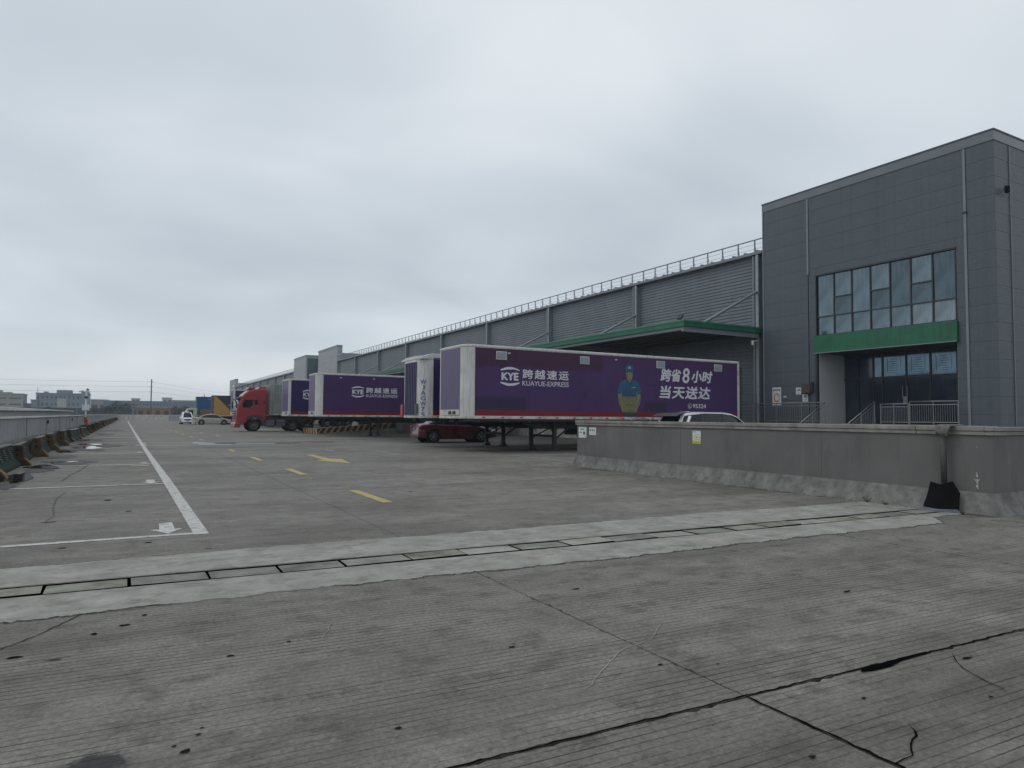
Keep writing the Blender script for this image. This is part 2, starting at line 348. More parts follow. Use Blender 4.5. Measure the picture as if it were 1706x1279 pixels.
def link(name, data, parent=None, loc=None, rz=None):
    o = bpy.data.objects.new(name, data); COL.objects.link(o)
    if parent is not None: o.parent = parent
    if loc is not None: o.location = loc
    if rz is not None: o.rotation_euler = (0, 0, rz)
    return o
def tag(o, label=None, cat=None, group=None, kind=None):
    for k, v in (('label', label), ('category', cat), ('group', group), ('kind', kind)):
        if v: o[k] = v
    return o
def thing(name, label, cat, loc=(0, 0, 0), rz=0, group=None): return tag(link(name, None, None, loc, rz), label, cat, group)
def kids(o): return [c for c in COL.objects if c.parent == o]
def copy_tree(o, childmap, parent=None):
    c = o.copy(); COL.objects.link(c)
    if parent is not None: c.parent = parent
    for k in childmap.get(o.name, []): copy_tree(k, childmap, c)
    return c
def cmap(o):
    """children of o and of its parts"""
    d = {}
    for c in bpy.data.objects:
        if c.parent is not None: d.setdefault(c.parent.name, []).append(c)
    return d
def text(s, x0, x1, z0, z1, mat, parent, yy=-.006, face='-y', off=0., shear=0., name='lettering', space=1.):
    cu = bpy.data.curves.new('t', 'FONT'); cu.body = s; cu.size = 1; cu.extrude = 0; cu.offset = 0; cu.shear = shear; cu.resolution_u = 3; cu.space_character = space
    to = bpy.data.objects.new('t', cu); COL.objects.link(to); dg = bpy.context.evaluated_depsgraph_get()
    me = bpy.data.meshes.new_from_object(to.evaluated_get(dg)); bpy.data.objects.remove(to); 
    if off:                          # heavier strokes: shifted copies, each a hair in front of the last
        vv = [tuple(v.co) for v in me.vertices]; ff = [tuple(p.vertices) for p in me.polygons]; n0 = len(vv); V = []; Fc = []
        for i_, (dx, dy) in enumerate(((0, 0), (off, 0), (-off, 0), (0, off * .8), (0, -off * .8))):
            V += [(a + dx, b_ + dy, .0006 * i_) for a, b_, c in vv]; Fc += [tuple(j + n0 * i_ for j in f) for f in ff]
        me = bpy.data.meshes.new('t'); me.from_pydata(V, [], Fc)
    xs = [v.co.x for v in me.vertices]; ys = [v.co.y for v in me.vertices]
    ax, bx, ay, by = min(xs), max(xs), min(ys), max(ys)
    for v in me.vertices:
        u = x0 + (v.co.x - ax) / (bx - ax) * (x1 - x0); w = z0 + (v.co.y - ay) / (by - ay) * (z1 - z0); d = v.co.z
        v.co = (u, yy - d, w) if face == '-y' else (yy - d, -u, w)
    me.materials.clear(); me.materials.append(mat); me.name = name
    return link(name, me, parent)
# ------------------------------------------------------------------ ground: land, yard, slabs
S_ = .042                                   # the joints of the near yard run slightly askew
bed = MB().box(-7.2, 27.2, -7.5, 131, -.069, -.062)
land = MB().box(-900, 900, -300, 1300, -.3, -.07).obj('ground', simple('far_ground', (.085, .085, .078), .95, var=.2, scale=.05))
tag(land, kind='structure')
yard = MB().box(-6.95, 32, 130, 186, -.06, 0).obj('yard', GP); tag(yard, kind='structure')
R1 = random.Random(3)
def slab(xa, xb, ca, cb_, sk, near):
    g = .0045 if near else .0045
    def edge(p, q, inn, big):
        n = max(1, int((Vector(q) - Vector(p)).length / (.05 if near else 1.3))); out = []
        for i in range(n):
            t_ = i / n; j = R1.uniform(0, .006 if near else .004)
            if near and R1.random() < big: j += R1.uniform(.006, .022)
            out.append((p[0] + (q[0] - p[0]) * t_ + inn[0] * j, p[1] + (q[1] - p[1]) * t_ + inn[1] * j))
        return out
    A = (xa + g, ca - sk * xa + g); B = (xb - g, ca - sk * xb + g); C_ = (xb - g, cb_ - sk * xb - g); D = (xa + g, cb_ - sk * xa - g)
    pts = edge(A, B, (0, 1), .14) + edge(B, C_, (-1, 0), .05) + edge(C_, D, (0, -1), .14) + edge(D, A, (1, 0), .05)
    dz = R1.uniform(-.003, .001)
    return MB().prism(pts, 'z', -.045, dz)
XS = [-6.95, -2.08, 2.79, 7.66, 12.53, 17.4, 22.27, 27.14, 32.0]
bed.obj('joint_bed', DARK, yard)
rows = [(-7.2, -2.28, S_), (-2.28, 2.62, S_), (2.62, 6.28, S_)]
for xa, xb in zip(XS, XS[1:]):
    for a, b_, k in rows:
        near = xa < 8 and b_ > 0 and xa > -3
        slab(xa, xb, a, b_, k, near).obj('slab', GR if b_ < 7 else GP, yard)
    # first slab beyond the drain has a skew lower and a straight upper edge
    A = [(xa + .005, 7.0 - S_ * xa), (xb - .005, 7.0 - S_ * xb), (xb - .005, 12.295), (xa + .005, 12.295)]
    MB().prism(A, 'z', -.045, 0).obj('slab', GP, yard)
    y = 12.3
    while y < 130:
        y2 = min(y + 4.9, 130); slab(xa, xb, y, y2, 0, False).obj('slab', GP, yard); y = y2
# drain channel: two strips of newer concrete with ragged outer edges and the row of cover slabs between
def ragged(f, x0, x1, step, amp, rr):
    out = []; x = x0
    while x < x1: out.append((x, f(x) + rr.uniform(-amp, amp) + .03 * math.sin(x * 1.1) + .012 * math.sin(x * 5.3 + 1) + .012 * math.sin(x * 13.7))); x += step * rr.uniform(.6, 1.4)
    out.append((x1, f(x1))); return out
rr = random.Random(11); COVS = [COVER, simple('worn_cover_concrete', (.21, .20, .18), .88, var=.35, scale=2, dirt=.7, bmp=.004), simple('pale_cover_concrete', (.32, .31, .285), .88, var=.3, scale=2, dirt=.5, bmp=.004), simple('greenish_cover_concrete', (.22, .225, .185), .88, var=.35, scale=2, dirt=.7, bmp=.004)]
drain = thing('drain_channel', None, None); tag(drain, kind='structure')
up = ragged(lambda x: 7.68 - S_ * x * .6, -6.9, 11.25, .05, .02, rr)
MB().prism([(-6.9, 6.83 + S_ * 6.9), (11.25, 6.83 - S_ * 11.25)] + up[::-1], 'z', -.04, .006).obj('strip', FRESH, drain)
lo = ragged(lambda x: (5.72 - S_ * x * .9) + (.42 if x > 9.8 else 0) * min(1, (x - 9.8) / .5), -6.9, 11.4, .05, .022, rr)
MB().prism(lo + [(11.4, 6.42 - S_ * 11.4), (-6.9, 6.42 + S_ * 6.9)], 'z', -.04, .006).obj('strip', FRESH, drain)
MB().box(-6.9, 11.3, 5.9, 7.2, -.3, -.062).obj('channel_bed', DARK, drain)
MB().prism([(-6.9, 6.8285 + S_ * 6.9), (11.25, 6.8285 - S_ * 11.25), (11.25, 6.824 - S_ * 11.25), (-6.9, 6.824 + S_ * 6.9)], 'z', -.3, -.002).prism([(-6.9, 6.4215 + S_ * 6.9), (11.25, 6.4215 - S_ * 11.25), (11.25, 6.426 - S_ * 11.25), (-6.9, 6.426 + S_ * 6.9)], 'z', -.3, -.002).obj('dirt_lining', DARK, drain)  # black liner: the gap's shade put on the strip walls as colour
x = -6.85; k = 0
while x < 11.2:
    w = .62 * rr.uniform(.94, 1.06); x2 = min(x + w, 11.3); g = .018; tl = rr.uniform(-.012, .012); dz = rr.uniform(-.002, .006); dz2 = dz + rr.uniform(-.008, .008)
    yl = 6.478 - S_ * x + rr.uniform(0, .018); yu = 6.775 - S_ * x - rr.uniform(0, .022)
    p = [(x + g * rr.uniform(.3, 1), yl), (x2 - g * rr.uniform(.3, 1), yl - S_ * w + tl), (x2 - g * rr.uniform(.3, 1), yu - S_ * w + tl), (x + g * rr.uniform(.3, 1), yu)]
    m = MB().prism(p, 'z', -.03, dz); m.m[:4] = [1] * 4;  # side faces black: dirt, plus the gap's shade put into the colour
    m.v = [(a, b_, c + (dz2 - dz) * (a - x) / w) for a, b_, c in m.v]
    o = m.obj('cover_slab', [rr.choice(COVS), DARK], drain)
    x = x2; k += 1
DRL = True
# cracks, scratches and tar spots of the near slabs
def ribbon(pts, w, z=.0045, rj=.35, seed=1):
    r_ = random.Random(seed); P = []
    for (a, b_), (c, d) in zip(pts, pts[1:]):
        n = max(2, int(math.hypot(c - a, d - b_) / .05))
        for i in range(n): P.append((a + (c - a) * i / n + r_.uniform(-.008, .008), b_ + (d - b_) * i / n + r_.uniform(-.008, .008)))
    P.append(pts[-1]); m = MB(); vs = []; 
    for i, (a, b_) in enumerate(P):
        q = P[min(i + 1, len(P) - 1)]; p = P[max(i - 1, 0)]; dx, dy = q[0] - p[0], q[1] - p[1]; l = math.hypot(dx, dy) or 1
        ww = w * r_.uniform(1 - rj, 1 + rj) * (0.3 if i in (0, len(P) - 1) else 1) / 2
        vs += [(a - dy / l * ww, b_ + dx / l * ww, z), (a + dy / l * ww, b_ - dx / l * ww, z)]
    return m.add(vs, [(2 * i, 2 * i + 1, 2 * i + 3, 2 * i + 2) for i in range(len(P) - 1)])
CRK = simple('crack_dirt', (.006, .006, .006), .95, var=.3); WORN = simple('worn_trace', (.12, .115, .105), .9, var=.3); SCR = simple('chalky_scratch', (.27, .265, .25), .95, var=.2)
for i, (p, w, m_) in enumerate([([(-.27, 5.72), (-.49, 5.3), (-.65, 5.1), (-1.3, 4.5)], .009, CRK), ([(3.2, 1.9), (3.12, 1.83), (3.02, 1.8), (2.92, 1.74), (2.80, 1.72), (2.76, 1.68)], .009, CRK), ([(-1.0, 14.6), (-1.05, 13.6), (-1.0, 12.4), (-.9, 11.4), (-.95, 10.6)], .014, WORN), ([(-1.25, 17.0), (-1.2, 18.5), (-1.1, 19.8), (-1.0, 22.3)], .03, WORN),
                                ([(3.22, 3.64), (2.95, 3.42), (2.63, 3.34), (2.3, 3.1), (2.09, 2.94)], .006, SCR), ([(4.4, 2.35), (4.2, 2.2), (4.05, 1.9)], .006, CRK),
                                ([(2.785, 2.5), (2.79, 1.9), (2.785, 1.2)], .016, CRK), ([(1.0, 2.575), (2.0, 2.535), (2.9, 2.50), (4.2, 2.44), (6.2, 2.36)], .012, CRK), ([(5.0, 3.9), (5.6, 3.75)], .006, SCR), ([(1.1, 4.4), (1.25, 4.75)], .006, SCR)]):
    tag(ribbon(p, w, seed=i).obj('crack', m_, yard))
for sd, pts in ((31, lo), (32, up)):
    k = 0; r_ = random.Random(sd)
    while k < len(pts) - 12:
        n = r_.randint(8, 40)
        if r_.random() < (.8 if sd == 31 else .45): ribbon([(a, b_ + (-.004 if sd == 31 else .004)) for a, b_ in pts[k:k + n]], .008, z=.0075, rj=.8, seed=k).obj('crack', CRK, yard)
        k += n
def blob(cx, cy, rx, ry, seed, n=22, rough=.35):
    r_ = random.Random(seed); ph = [r_.uniform(0, 6.28) for _ in range(4)]
    out = []
    for i in range(n):
        a = 6.283 * i / n; k = 1 + rough * (math.sin(2 * a + ph[0]) * .4 + math.sin(3 * a + ph[1]) * .35 + math.sin(5 * a + ph[2]) * .25) + r_.uniform(-.1, .1)
        out.append((cx + rx * k * math.cos(a), cy + ry * k * math.sin(a)))
    return out
TAR = simple('tar_spot', (.018, .017, .017), .8, var=.2)
def flat(pts, z, name, mat, parent): return MB().add([(a, b_, z) for a, b_ in pts], [tuple(range(len(pts)))]).obj(name, mat, parent)
for i, (a, b_, c, d) in enumerate([(.24, 3.22, .022, .014), (.20, 3.29, .01, .008), (.30, 3.36, .012, .008), (.32, 3.42, .009, .007), (-.0, 5.3, .03, .02), (-.17, 5.18, .02, .02), (.12, 5.5, .02, .015), (2.09, 3.71, .02, .013), (2.13, 3.76, .009, .007), (2.54, 1.93, .016, .011), (4.4, 2.27, .04, .012),
                                   (.55, 4.35, .02, .014), (.9, 4.45, .014, .01), (1.1, 3.0, .015, .012), (3.25, 4.7, .04, .012), (5.2, 3.6, .05, .012), (-.55, 4.9, .035, .02), (-.35, 4.75, .04, .008), (.75, 7.9, .03, .012), (-.6, 8.6, .05, .02), (.2, 8.55, .04, .02), (-.9, 10.7, .08, .03), (.0, 11.4, .04, .03), (4.6, 12.1, .05, .03), (-.3, 13.0, .06, .05), (3.0, 2.9, .01, .008), (2.7, 3.05, .02, .008), (3.9, 1.9, .012, .01), (3.3, 2.2, .014, .01)]):
    flat(blob(a, b_, c, d, i), .0042, 'tar_spot', TAR, yard)
# broken edge of the open joint
flat([(3.62, 2.43), (3.7, 2.47), (3.86, 2.455), (4.05, 2.46), (4.3, 2.45), (4.28, 2.425), (4.0, 2.425), (3.86, 2.40), (3.72, 2.405)], .0043, 'chipped_edge', DARK, yard)

# ------------------------------------------------------------------ painted markings
mk = thing('road_marking', None, None); tag(mk, kind='structure')
def q(x0, x1, y0, y1, mat, name='painted_line', sk=0):
    flat([(x0, y0), (x1, y0 - sk * (x1 - x0)), (x1, y1 - sk * (x1 - x0)), (x0, y1)], .0045, name, mat, mk)
y = 8.96
ys = [8.96, 15.62, 21.85, 28.2, 34.35, 46.4, 52.7, 59.0, 65.3, 71.6, 77.9, 84.2, 90.5, 96.8, 103.1]
pl = [(8.86, .845, .68), (16.7, .77, .60), (26, .64, .49), (36, .52, .37), (60, .27, .12), (150, -.60, -.76)]
for (ya, ra, la), (yb, rb, lb) in zip(pl, pl[1:]):
    flat([(la, ya), (ra, ya), (rb, yb), (lb, yb)], .0048, 'painted_line', LWHITE, mk)
for i, yy in enumerate(ys):
    xr = .7 - (yy - 9) * .0062; q(-2.05, xr, yy - .06 - .012 * min(i, 6), yy + .06 + .012 * min(i, 6), LWHITE if i < 9 else LFADE)
    if i < 7:
        ax = xr - .28; s = 1.0
        flat([(ax - .075, yy + 1.02), (ax - .085, yy + .47), (ax - .19, yy + .49), (ax + .0, yy + .09), (ax + .17, yy + .46), (ax + .085, yy + .45), (ax + .08, yy + 1.02)], .005, 'painted_arrow', LWHITE if i < 2 else LFADE, mk)
q(-1.95, 2.9, 37.9, 38.1, LWHITE); q(-1.95, 2.6, 34.28, 34.42, LWHITE)
q(.45, .62, 34.42, 37.9, LFADE)
for (x0, x1, y0, y1) in [(3.62, 3.79, 10.75, 12.78), (3.54, 3.71, 16.55, 18.55), (3.46, 3.63, 22.25, 24.15), (3.4, 3.57, 28.0, 29.6), (3.3, 3.5, 40.5, 42), (3.2, 3.4, 46.5, 48), (3.1, 3.3, 53, 54.5), (3.0, 3.2, 59, 60.5), (2.9, 3.1, 65, 66.5), (2.8, 3.0, 71, 72.5), (2.7, 2.9, 77, 78.5)]:
    q(x0, x1, y0, y1, LYEL)
flat([(5.46, 24.9), (5.72, 24.8), (5.68, 22.35), (6.02, 22.1), (5.70, 20.0), (5.10, 21.7), (5.40, 22.05)], .0045, 'painted_arrow', LYEL, mk)
q(.02, .45, 21.0, 21.3, LYEL); 
for (x0, x1, y0, y1) in [(12.2, 12.32, 14, 22), (8.6, 8.7, 24, 26.8), (12.0, 12.12, 23.2, 24.5), (7, 7.1, 27, 28.5), (6.4, 11, 70, 70.3), (4.9, 5.1, 48, 50), (5, 10, 60.5, 60.7), (4.6, 4.8, 56, 59), (8.2, 9.6, 42, 42.15)]:
    q(x0, x1, y0, y1, LFADE)
# second drain farther down the yard: steel plate, flat dark strips
PLB = simple('blue_grey_plate', (.17, .195, .21), .35, .3, var=.15)
MB().box(2.7, 4.2, 34.3, 35.3, -.03, .012).obj('drain_plate', PLB, drain); MB().box(4.25, 6.2, 34.5, 35.2, -.03, .01).obj('drain_plate', PLB, drain)
flat([(2.62, 36.0), (3.3, 35.6), (3.7, 35.5), (3.2, 37.6), (2.7, 38)], .0052, 'drain_plate', PLB, drain)
for i, (x0, x1, yy, w) in enumerate([(3.6, 4.6, 36.3, .9), (6.3, 7.6, 35.6, .5), (7.6, 10.4, 37.2, .35), (8.2, 9.4, 36.2, .8), (10.4, 24, 37.2, .22), (13, 26, 38.6, .25), (9, 12.5, 39.5, .22)]):
    r_ = random.Random(i); n = 14
    a = [(x0 + (x1 - x0) * j / n, yy - w / 2 * (1 if 0 < j < n else 0) * r_.uniform(.5, 1.1)) for j in range(n + 1)]
    c = [(x0 + (x1 - x0) * j / n, yy + w / 2 * r_.uniform(.5, 1.1)) for j in range(n, -1, -1)]
    flat(a + c, .0042 + i * .0003, 'open_slot', WET if i > 1 else DARK, drain)
for i, (x0, x1, yy, w) in enumerate([(2.9, 6, 33.95, .18), (6, 11, 34.5, .12)]): q(x0, x1, yy, yy + w, LFADE)

# ------------------------------------------------------------------ puddles by the left barriers
for i, (cx, cy, rx, ry, m_) in enumerate([(-2.15, 17.6, .28, 1.6, WET), (-2.0, 20.3, .25, .8, WET), (-1.5, 23.4, .65, .9, WET), (-1.9, 26.3, .35, .8, WET), (-1.6, 31.6, .6, 1.6, WET), (-1.3, 35.3, .8, 2.2, WET), (-1.9, 41.5, .7, 2.0, WET), (-1.0, 44, .7, .6, WET), (-1.6, 54, .6, 2, WET), (-1.4, 66, .7, 3, WET)]):
    p = flat(blob(cx, cy, rx, ry, 40 + i, 40, .55), .0056 + i * .0004, 'damp_patch', m_, yard)
for i, (cx, cy, rx, ry) in enumerate([(-2.15, 18.2, .25, 1.5), (-2.0, 21.6, .36, .75), (-1.7, 23.6, .3, .35), (-2.1, 30.0, .3, .8), (-1.55, 33.2, .42, 1.3), (-1.7, 36.6, .45, .9), (-2.1, 42, .3, 1.2)]):
    tag(flat(blob(cx, cy, rx, ry, 60 + i, 40, .5), .0105, 'puddle', WATER, yard))

# ------------------------------------------------------------------ the grey parapet wall on the right
rw = thing('parapet_wall', 'grey rendered low wall with concrete coping and flared skirt, right of the yard', 'wall', (0, 0, 0))
X0, Y0, Y1 = 11.3, 5.4, 16.3
MB().box(X0, X0 + .3, Y0, Y1, 0, 1.20).box(X0 + .3, 24, Y0, Y0 + .3, 0, 1.20).obj('wall_body', WALLC, rw)
# skirt, flaring out towards the ground, ragged foot
m = MB(); prof = [(.005, .33), (.015, .30), (.045, .20), (.085, .11), (.125, .04), (.15, -.02)]; st = []; r_ = random.Random(5)
path = []; y = Y1 + .02
while y > Y0: path.append((X0, y, -1, 0)); y -= .25
path += [(X0, Y0, -.7, -.7)]; x = X0 + .2
while x < 24: path.append((x, Y0, 0, -1)); x += .35
for i, (a, b_, nx, ny) in enumerate(path):
    for k, (o, z) in enumerate(prof):
        oo = o * (1 + r_.uniform(-.12, .16) * (k > 1)) * (1.25 if abs(nx * ny) > .1 else 1); m.v.append((a + nx * (oo + .002), b_ + ny * (oo + .002), z + r_.uniform(-.012, .012) * (k > 0)))
n = len(prof)
for i in range(len(path) - 1):
    for k in range(n - 1): m.f.append([i * n + k, i * n + k + 1, (i + 1) * n + k + 1, (i + 1) * n + k]); m.m.append(0)
m.f.append(list(range(n))); m.m.append(0)
m.obj('wall_skirt', SKIRT, rw, smooth=True)
for yj in (12.05, 8.3): MB().box(X0 - .0015, X0 + .01, yj, yj + .006, .34, 1.2).obj('form_joint', simple('form_joint_line', (.07, .068, .065), .9), rw)
# coping in lengths, two-stepped
y = Y1 + .04; segs = [(Y1 + .05, 10.42), (10.41, 6.52), (6.51, Y0 + .08)]
for a, b_ in segs:
    MB().box(X0 - .05, X0 + .35, b_, a, 1.262, 1.335).obj('coping_slab', CAPC, rw, bevel=.008)
    MB().box(X0 - .032, X0 + .33, b_, a, 1.20, 1.26).obj('coping_slab', CAPC, rw, bevel=.006)
for a, b_ in [(X0 - .06, 14.5), (14.51, 19.2), (19.21, 24)]:
    MB().box(a, b_, Y0 - .05, Y0 + .35 if a > 12 else Y0 + .075, 1.262, 1.328).obj('coping_slab', CAPC, rw, bevel=.008)
    MB().box(a + .02, b_, Y0 - .03, Y0 + .33 if a > 12 else Y0 + .075, 1.198, 1.258).obj('coping_slab', CAPC, rw, bevel=.006)
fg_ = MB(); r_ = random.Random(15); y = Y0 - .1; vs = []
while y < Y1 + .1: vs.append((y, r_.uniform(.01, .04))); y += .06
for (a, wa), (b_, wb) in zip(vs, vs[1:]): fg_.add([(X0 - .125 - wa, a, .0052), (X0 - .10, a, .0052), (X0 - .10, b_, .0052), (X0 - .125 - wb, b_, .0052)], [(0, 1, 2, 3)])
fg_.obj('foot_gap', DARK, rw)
# notices on the wall
def notice(name, label, y0, y1, z0, z1, paint, X=X0 - .003):
    t_ = thing(name, label, 'notice', (X, 0, 0)); MB().box(-.004, 0, y0, y1, z0, z1).obj('sheet', PAPER, t_)
    for mat_, rects in paint:
        m = MB()
        for (a, b_, c, d) in rects: m.box(-.006, -.0042, y1 - a - (b_ - a) if 0 else y1 - b_, y1 - a, z1 - d, z1 - c)
        m.obj('print', mat_, t_)
    return t_
PAPER = simple('white_notice_board', (.62, .64, .63), .5, var=.06, dirt=.3); INK = simple('black_ink', (.03, .03, .035), .6); INKG = simple('teal_ink', (.10, .28, .26), .6); YNOT = simple('yellow_print', (.55, .50, .08), .5, var=.05); ORNG = simple('orange_print', (.50, .20, .05), .5)
notice('notice', 'pale notice at the very end of the grey wall, taller of two', 15.84, 16.22, .84, 1.145, [(INKG, [(.08, .26, .04, .08)]), (INK, [(.05, .15, .14, .165), (.23, .31, .13, .21)])])
notice('notice', 'small square white notice with three dark marks, beside the tall pale one', 15.38, 15.70, .93, 1.14, [(INK, [(.05, .085, .05, .10), (.13, .17, .05, .105), (.215, .25, .05, .10)]), (WGREY, [(.12, .18, .13, .16)])])
yn = notice('notice', 'white notice with yellow foot and yellow ring on the grey wall', 11.39, 11.65, .84, 1.135, [(YNOT, [(0.0, .26, .225, .295)]), (INK, [(.03, .10, .02, .03), (.115, .145, .13, .155), (.03, .22, .255, .262)])])
m = MB(); 
for i in range(16):
    a, b_ = 6.283 * i / 16, 6.283 * (i + 1) / 16; cy, cz = 11.52, .995
    m.add([(-.0065, cy + .08 * math.cos(a), cz + .07 * math.sin(a)), (-.0065, cy + .08 * math.cos(b_), cz + .07 * math.sin(b_)), (-.0065, cy + .062 * math.cos(b_), cz + .053 * math.sin(b_)), (-.0065, cy + .062 * math.cos(a), cz + .053 * math.sin(a))], [(0, 1, 2, 3)])
m.obj('print', YNOT, yn)
# chalky drips on the wall near the corner
dr = MB(); r_ = random.Random(9)
for z in (1.02, .62, .58, .52, .47, .43, .40):
    dr.add([(X0 - .004, 5.62 + dy, z + dz) for dy, dz in [(r_.uniform(-.012, .012) + a, r_.uniform(-.01, .01) + b_) for a, b_ in ((-.008, -.018), (.01, -.014), (.008, .016), (-.01, .014))]], [(0, 1, 2, 3)])
dr.bar((X0 - .004, 5.62, .48), (X0 - .004, 5.66, .53), .004, .008); dr.bar((X0 - .004, 5.62, .48), (X0 - .004, 5.58, .53), .004, .008)
tag(dr.obj('paint_splash', simple('white_drip', (.5, .5, .48), .7), rw))
# pipe over the coping, wrapped in cloth, its foot in a folded black rubber sheet
pp = thing('drain_pipe', 'dark round pipe hanging down the grey wall from a cloth wrap on the coping', 'pipe', (11.18, 6.03, 0))
MB().cyl((-.02, .0, .44), (.0, .01, 1.20), .042, .046, 14).obj('pipe', simple('old_grey_green_pipe', (.055, .062, .05), .7, var=.3, scale=6, dirt=.5), pp, smooth=True)
m = MB(); r_ = random.Random(4); cols = 9; rowsn = []
prof = [(-.045, 1.16), (-.065, 1.25), (-.03, 1.345), (.10, 1.352), (.30, 1.348), (.42, 1.30)]
for k, (dx, z) in enumerate(prof):
    w = [.075, .10, .13, .16, .17, .16][k]
    for j in range(cols):
        m.v.append((dx - (.02 * math.sin(j * 1.9 + k) if k < 3 else 0), -w + 2 * w * j / (cols - 1) + r_.uniform(-.012, .012), z + r_.uniform(-.008, .012)))
for k in range(len(prof) - 1):
    for j in range(cols - 1): m.f.append([k * cols + j, k * cols + j + 1, (k + 1) * cols + j + 1, (k + 1) * cols + j]); m.m.append(0)
o = m.obj('cloth_wrap', simple('grey_cloth', (.17, .17, .15), .95, var=.25, scale=8, dirt=.5), pp, smooth=True); sm = o.modifiers.new('thickness', 'SOLIDIFY'); sm.thickness = .018
rs = thing('rubber_sheet', 'black rubber sheet folded like an open book round the pipe foot', 'rubber sheet', (11.08, 6.03, 0))
m = MB().add([(-.08, .26, .015), (-.14, .0, .01), (.0, -.25, .02), (.09, -.23, .30), (.06, -.14, .48), (-.05, -.02, .43), (.0, .01, .42), (.06, .20, .45), (.02, .23, .25)], [(0, 1, 5, 6, 7, 8), (1, 2, 3, 4, 5)])
o = m.obj('sheet', BLACK, rs); sm = o.modifiers.new('thickness', 'SOLIDIFY'); sm.thickness = .012
o = MB().add([(-.11, .30, .006), (-.17, .0, .005), (-.03, -.30, .006), (-.03, -.25, .06), (-.145, .0, .05), (-.085, .26, .055)], [(0, 1, 4, 5), (1, 2, 3, 4)]).obj('hem', simple('silvery_tape', (.11, .12, .14), .7, var=.4, scale=20), rs)
# weeds and debris along the foot of the wall
def weed(name, label, loc, h, n, seed, group=None, flat_=1.0):
    r_ = random.Random(seed); t_ = thing(name, label, 'weed', loc, 0, group)
    st = MB(); lf = MB()
    for i in range(n):
        a = r_.uniform(0, 6.28); l = h * r_.uniform(.5, 1); tip = Vector((math.cos(a) * l * .6, math.sin(a) * l * .6, l * r_.uniform(.5, 1)))
        st.bar((0, 0, 0), tip, .003, .003)
        for k in range(7):
            p = tip * ((k + 1.5) / 8); b_ = r_.uniform(0, 6.28); s = r_.uniform(.012, .028)
            d = Vector((math.cos(b_), math.sin(b_), r_.uniform(-.2, .6))) * s; w = Vector((-d.y, d.x, 0)) * .35
            lf.add([p, p + d * .5 + w, p + d, p + d * .5 - w], [(0, 1, 2, 3)])
    st.obj('stem', simple('weed_stem', (.08, .08, .03), .8), t_); lf.obj('foliage', simple('weed_leaf', (.055, .075, .025), .7, var=.4, scale=20), t_)
weed('weed', 'largest green weed growing where the wall skirt meets the yard', (11.05, 7.25, 0), .16, 12, 1)
weed('weed', 'small low weed at the wall foot, right of the largest weed', (11.02, 6.9, 0), .08, 8, 2)
weed('weed', 'dry low weed beside the black rubber sheet at the wall corner', (11.0, 5.68, 0), .07, 9, 3)
gv = MB(); r_ = random.Random(8)
for i in range(420):
    yy = r_.uniform(5.3, 16.4) if i % 2 else r_.uniform(5.3, 7.6); xx = 11.1 - abs(r_.gauss(0, .035)) ; s = r_.uniform(.004, .014)
    gv.add([(xx - s, yy, 0), (xx, yy - s, 0), (xx + s, yy, 0), (xx, yy + s, 0), (xx, yy, s * 1.3)], [(0, 1, 4), (1, 2, 4), (2, 3, 4), (3, 0, 4)])
tag(gv.obj('gravel', simple('grit', (.12, .105, .085), .95, var=.5, scale=30)), 'loose grit gathered along the foot of the grey wall', 'grit', kind='stuff')
# dark bundle on the coping
bn = thing('plastic_bag', 'crumpled dark plastic bag lying on top of the grey wall', 'bag', (11.5, 13.75, 1.336))
m = MB(); r_ = random.Random(12); N, K = 16, 6
for k in range(K):
    for i in range(N):
        a = 6.283 * i / N; e_ = math.cos(k / (K - 1) * 1.45); z = .10 * math.sin(k / (K - 1) * 1.5)
        j = 1 + r_.uniform(-.16, .16); m.v.append((.14 * e_ * math.cos(a) * j, .40 * e_ * math.sin(a) * j, z * (1 + r_.uniform(-.15, .15))))
for k in range(K - 1):
    for i in range(N): m.f.append([k * N + i, k * N + (i + 1) % N, (k + 1) * N + (i + 1) % N, (k + 1) * N + i]); m.m.append(0)
m.f.append(list(range((K - 1) * N, K * N))); m.m.append(0)
m.obj('bag_body', simple('dark_plastic_film', (.03, .035, .045), .3, var=.2), bn); MB().bar((.0, .3, .05), (-.1, .47, .01), .02, .02).obj('knot', PLAST, bn)

# ------------------------------------------------------------------ left boundary: crash barriers and sheet fence
fence = thing('sheet_fence', 'long pale corrugated steel fence with white capping, left edge of the yard', 'fence', (0, 0, 0))
def vcorr(y0, y1, x, z0, z1, p=.32, d=.03):
    m = MB(); pts = []; y = y0
    while y < y1 - 1e-6:
        for f_, dd in ((0, 0), (.42, 0), (.5, d), (.92, d)): 
            if y + f_ * p < y1: pts.append((y + f_ * p, dd))
        y += p
    pts.append((y1, 0))
    for yy, dd in pts: m.v += [(x + dd, yy, z0), (x + dd, yy, z1)]
    for i in range(len(pts) - 1): m.f.append([2 * i, 2 * i + 2, 2 * i + 3, 2 * i + 1]); m.m.append(0)
    return m
yy = 10.0; first = None; k = 0
while yy < 185:
    if first is None: first = vcorr(0, 5.98, 0, .45, 1.25).mesh('panel', SHEET); capm = MB().box(-.09, .07, 0, 5.985, 1.25, 1.30).mesh('capping', WHITE); colm = MB().box(-.03, .05, -.04, .04, 0, 1.25).mesh('post', STEEL); kerb = MB().box(-.12, .10, 0, 5.985, 0, .62).mesh('base_wall', CAPC)
    for nm, me in (('panel', first), ('capping', capm), ('post', colm), ('base_wall', kerb)):
        o = link(nm, me, fence, (-3.12 if nm != 'capping' else -3.1, yy, 0))
    k += 1; yy += 6
for yh in (34.3, 47.6, 62, 76): MB().box(-3.085, -3.06, yh, yh + .35, .98, 1.12).obj('vent_hole', BLACK, fence)
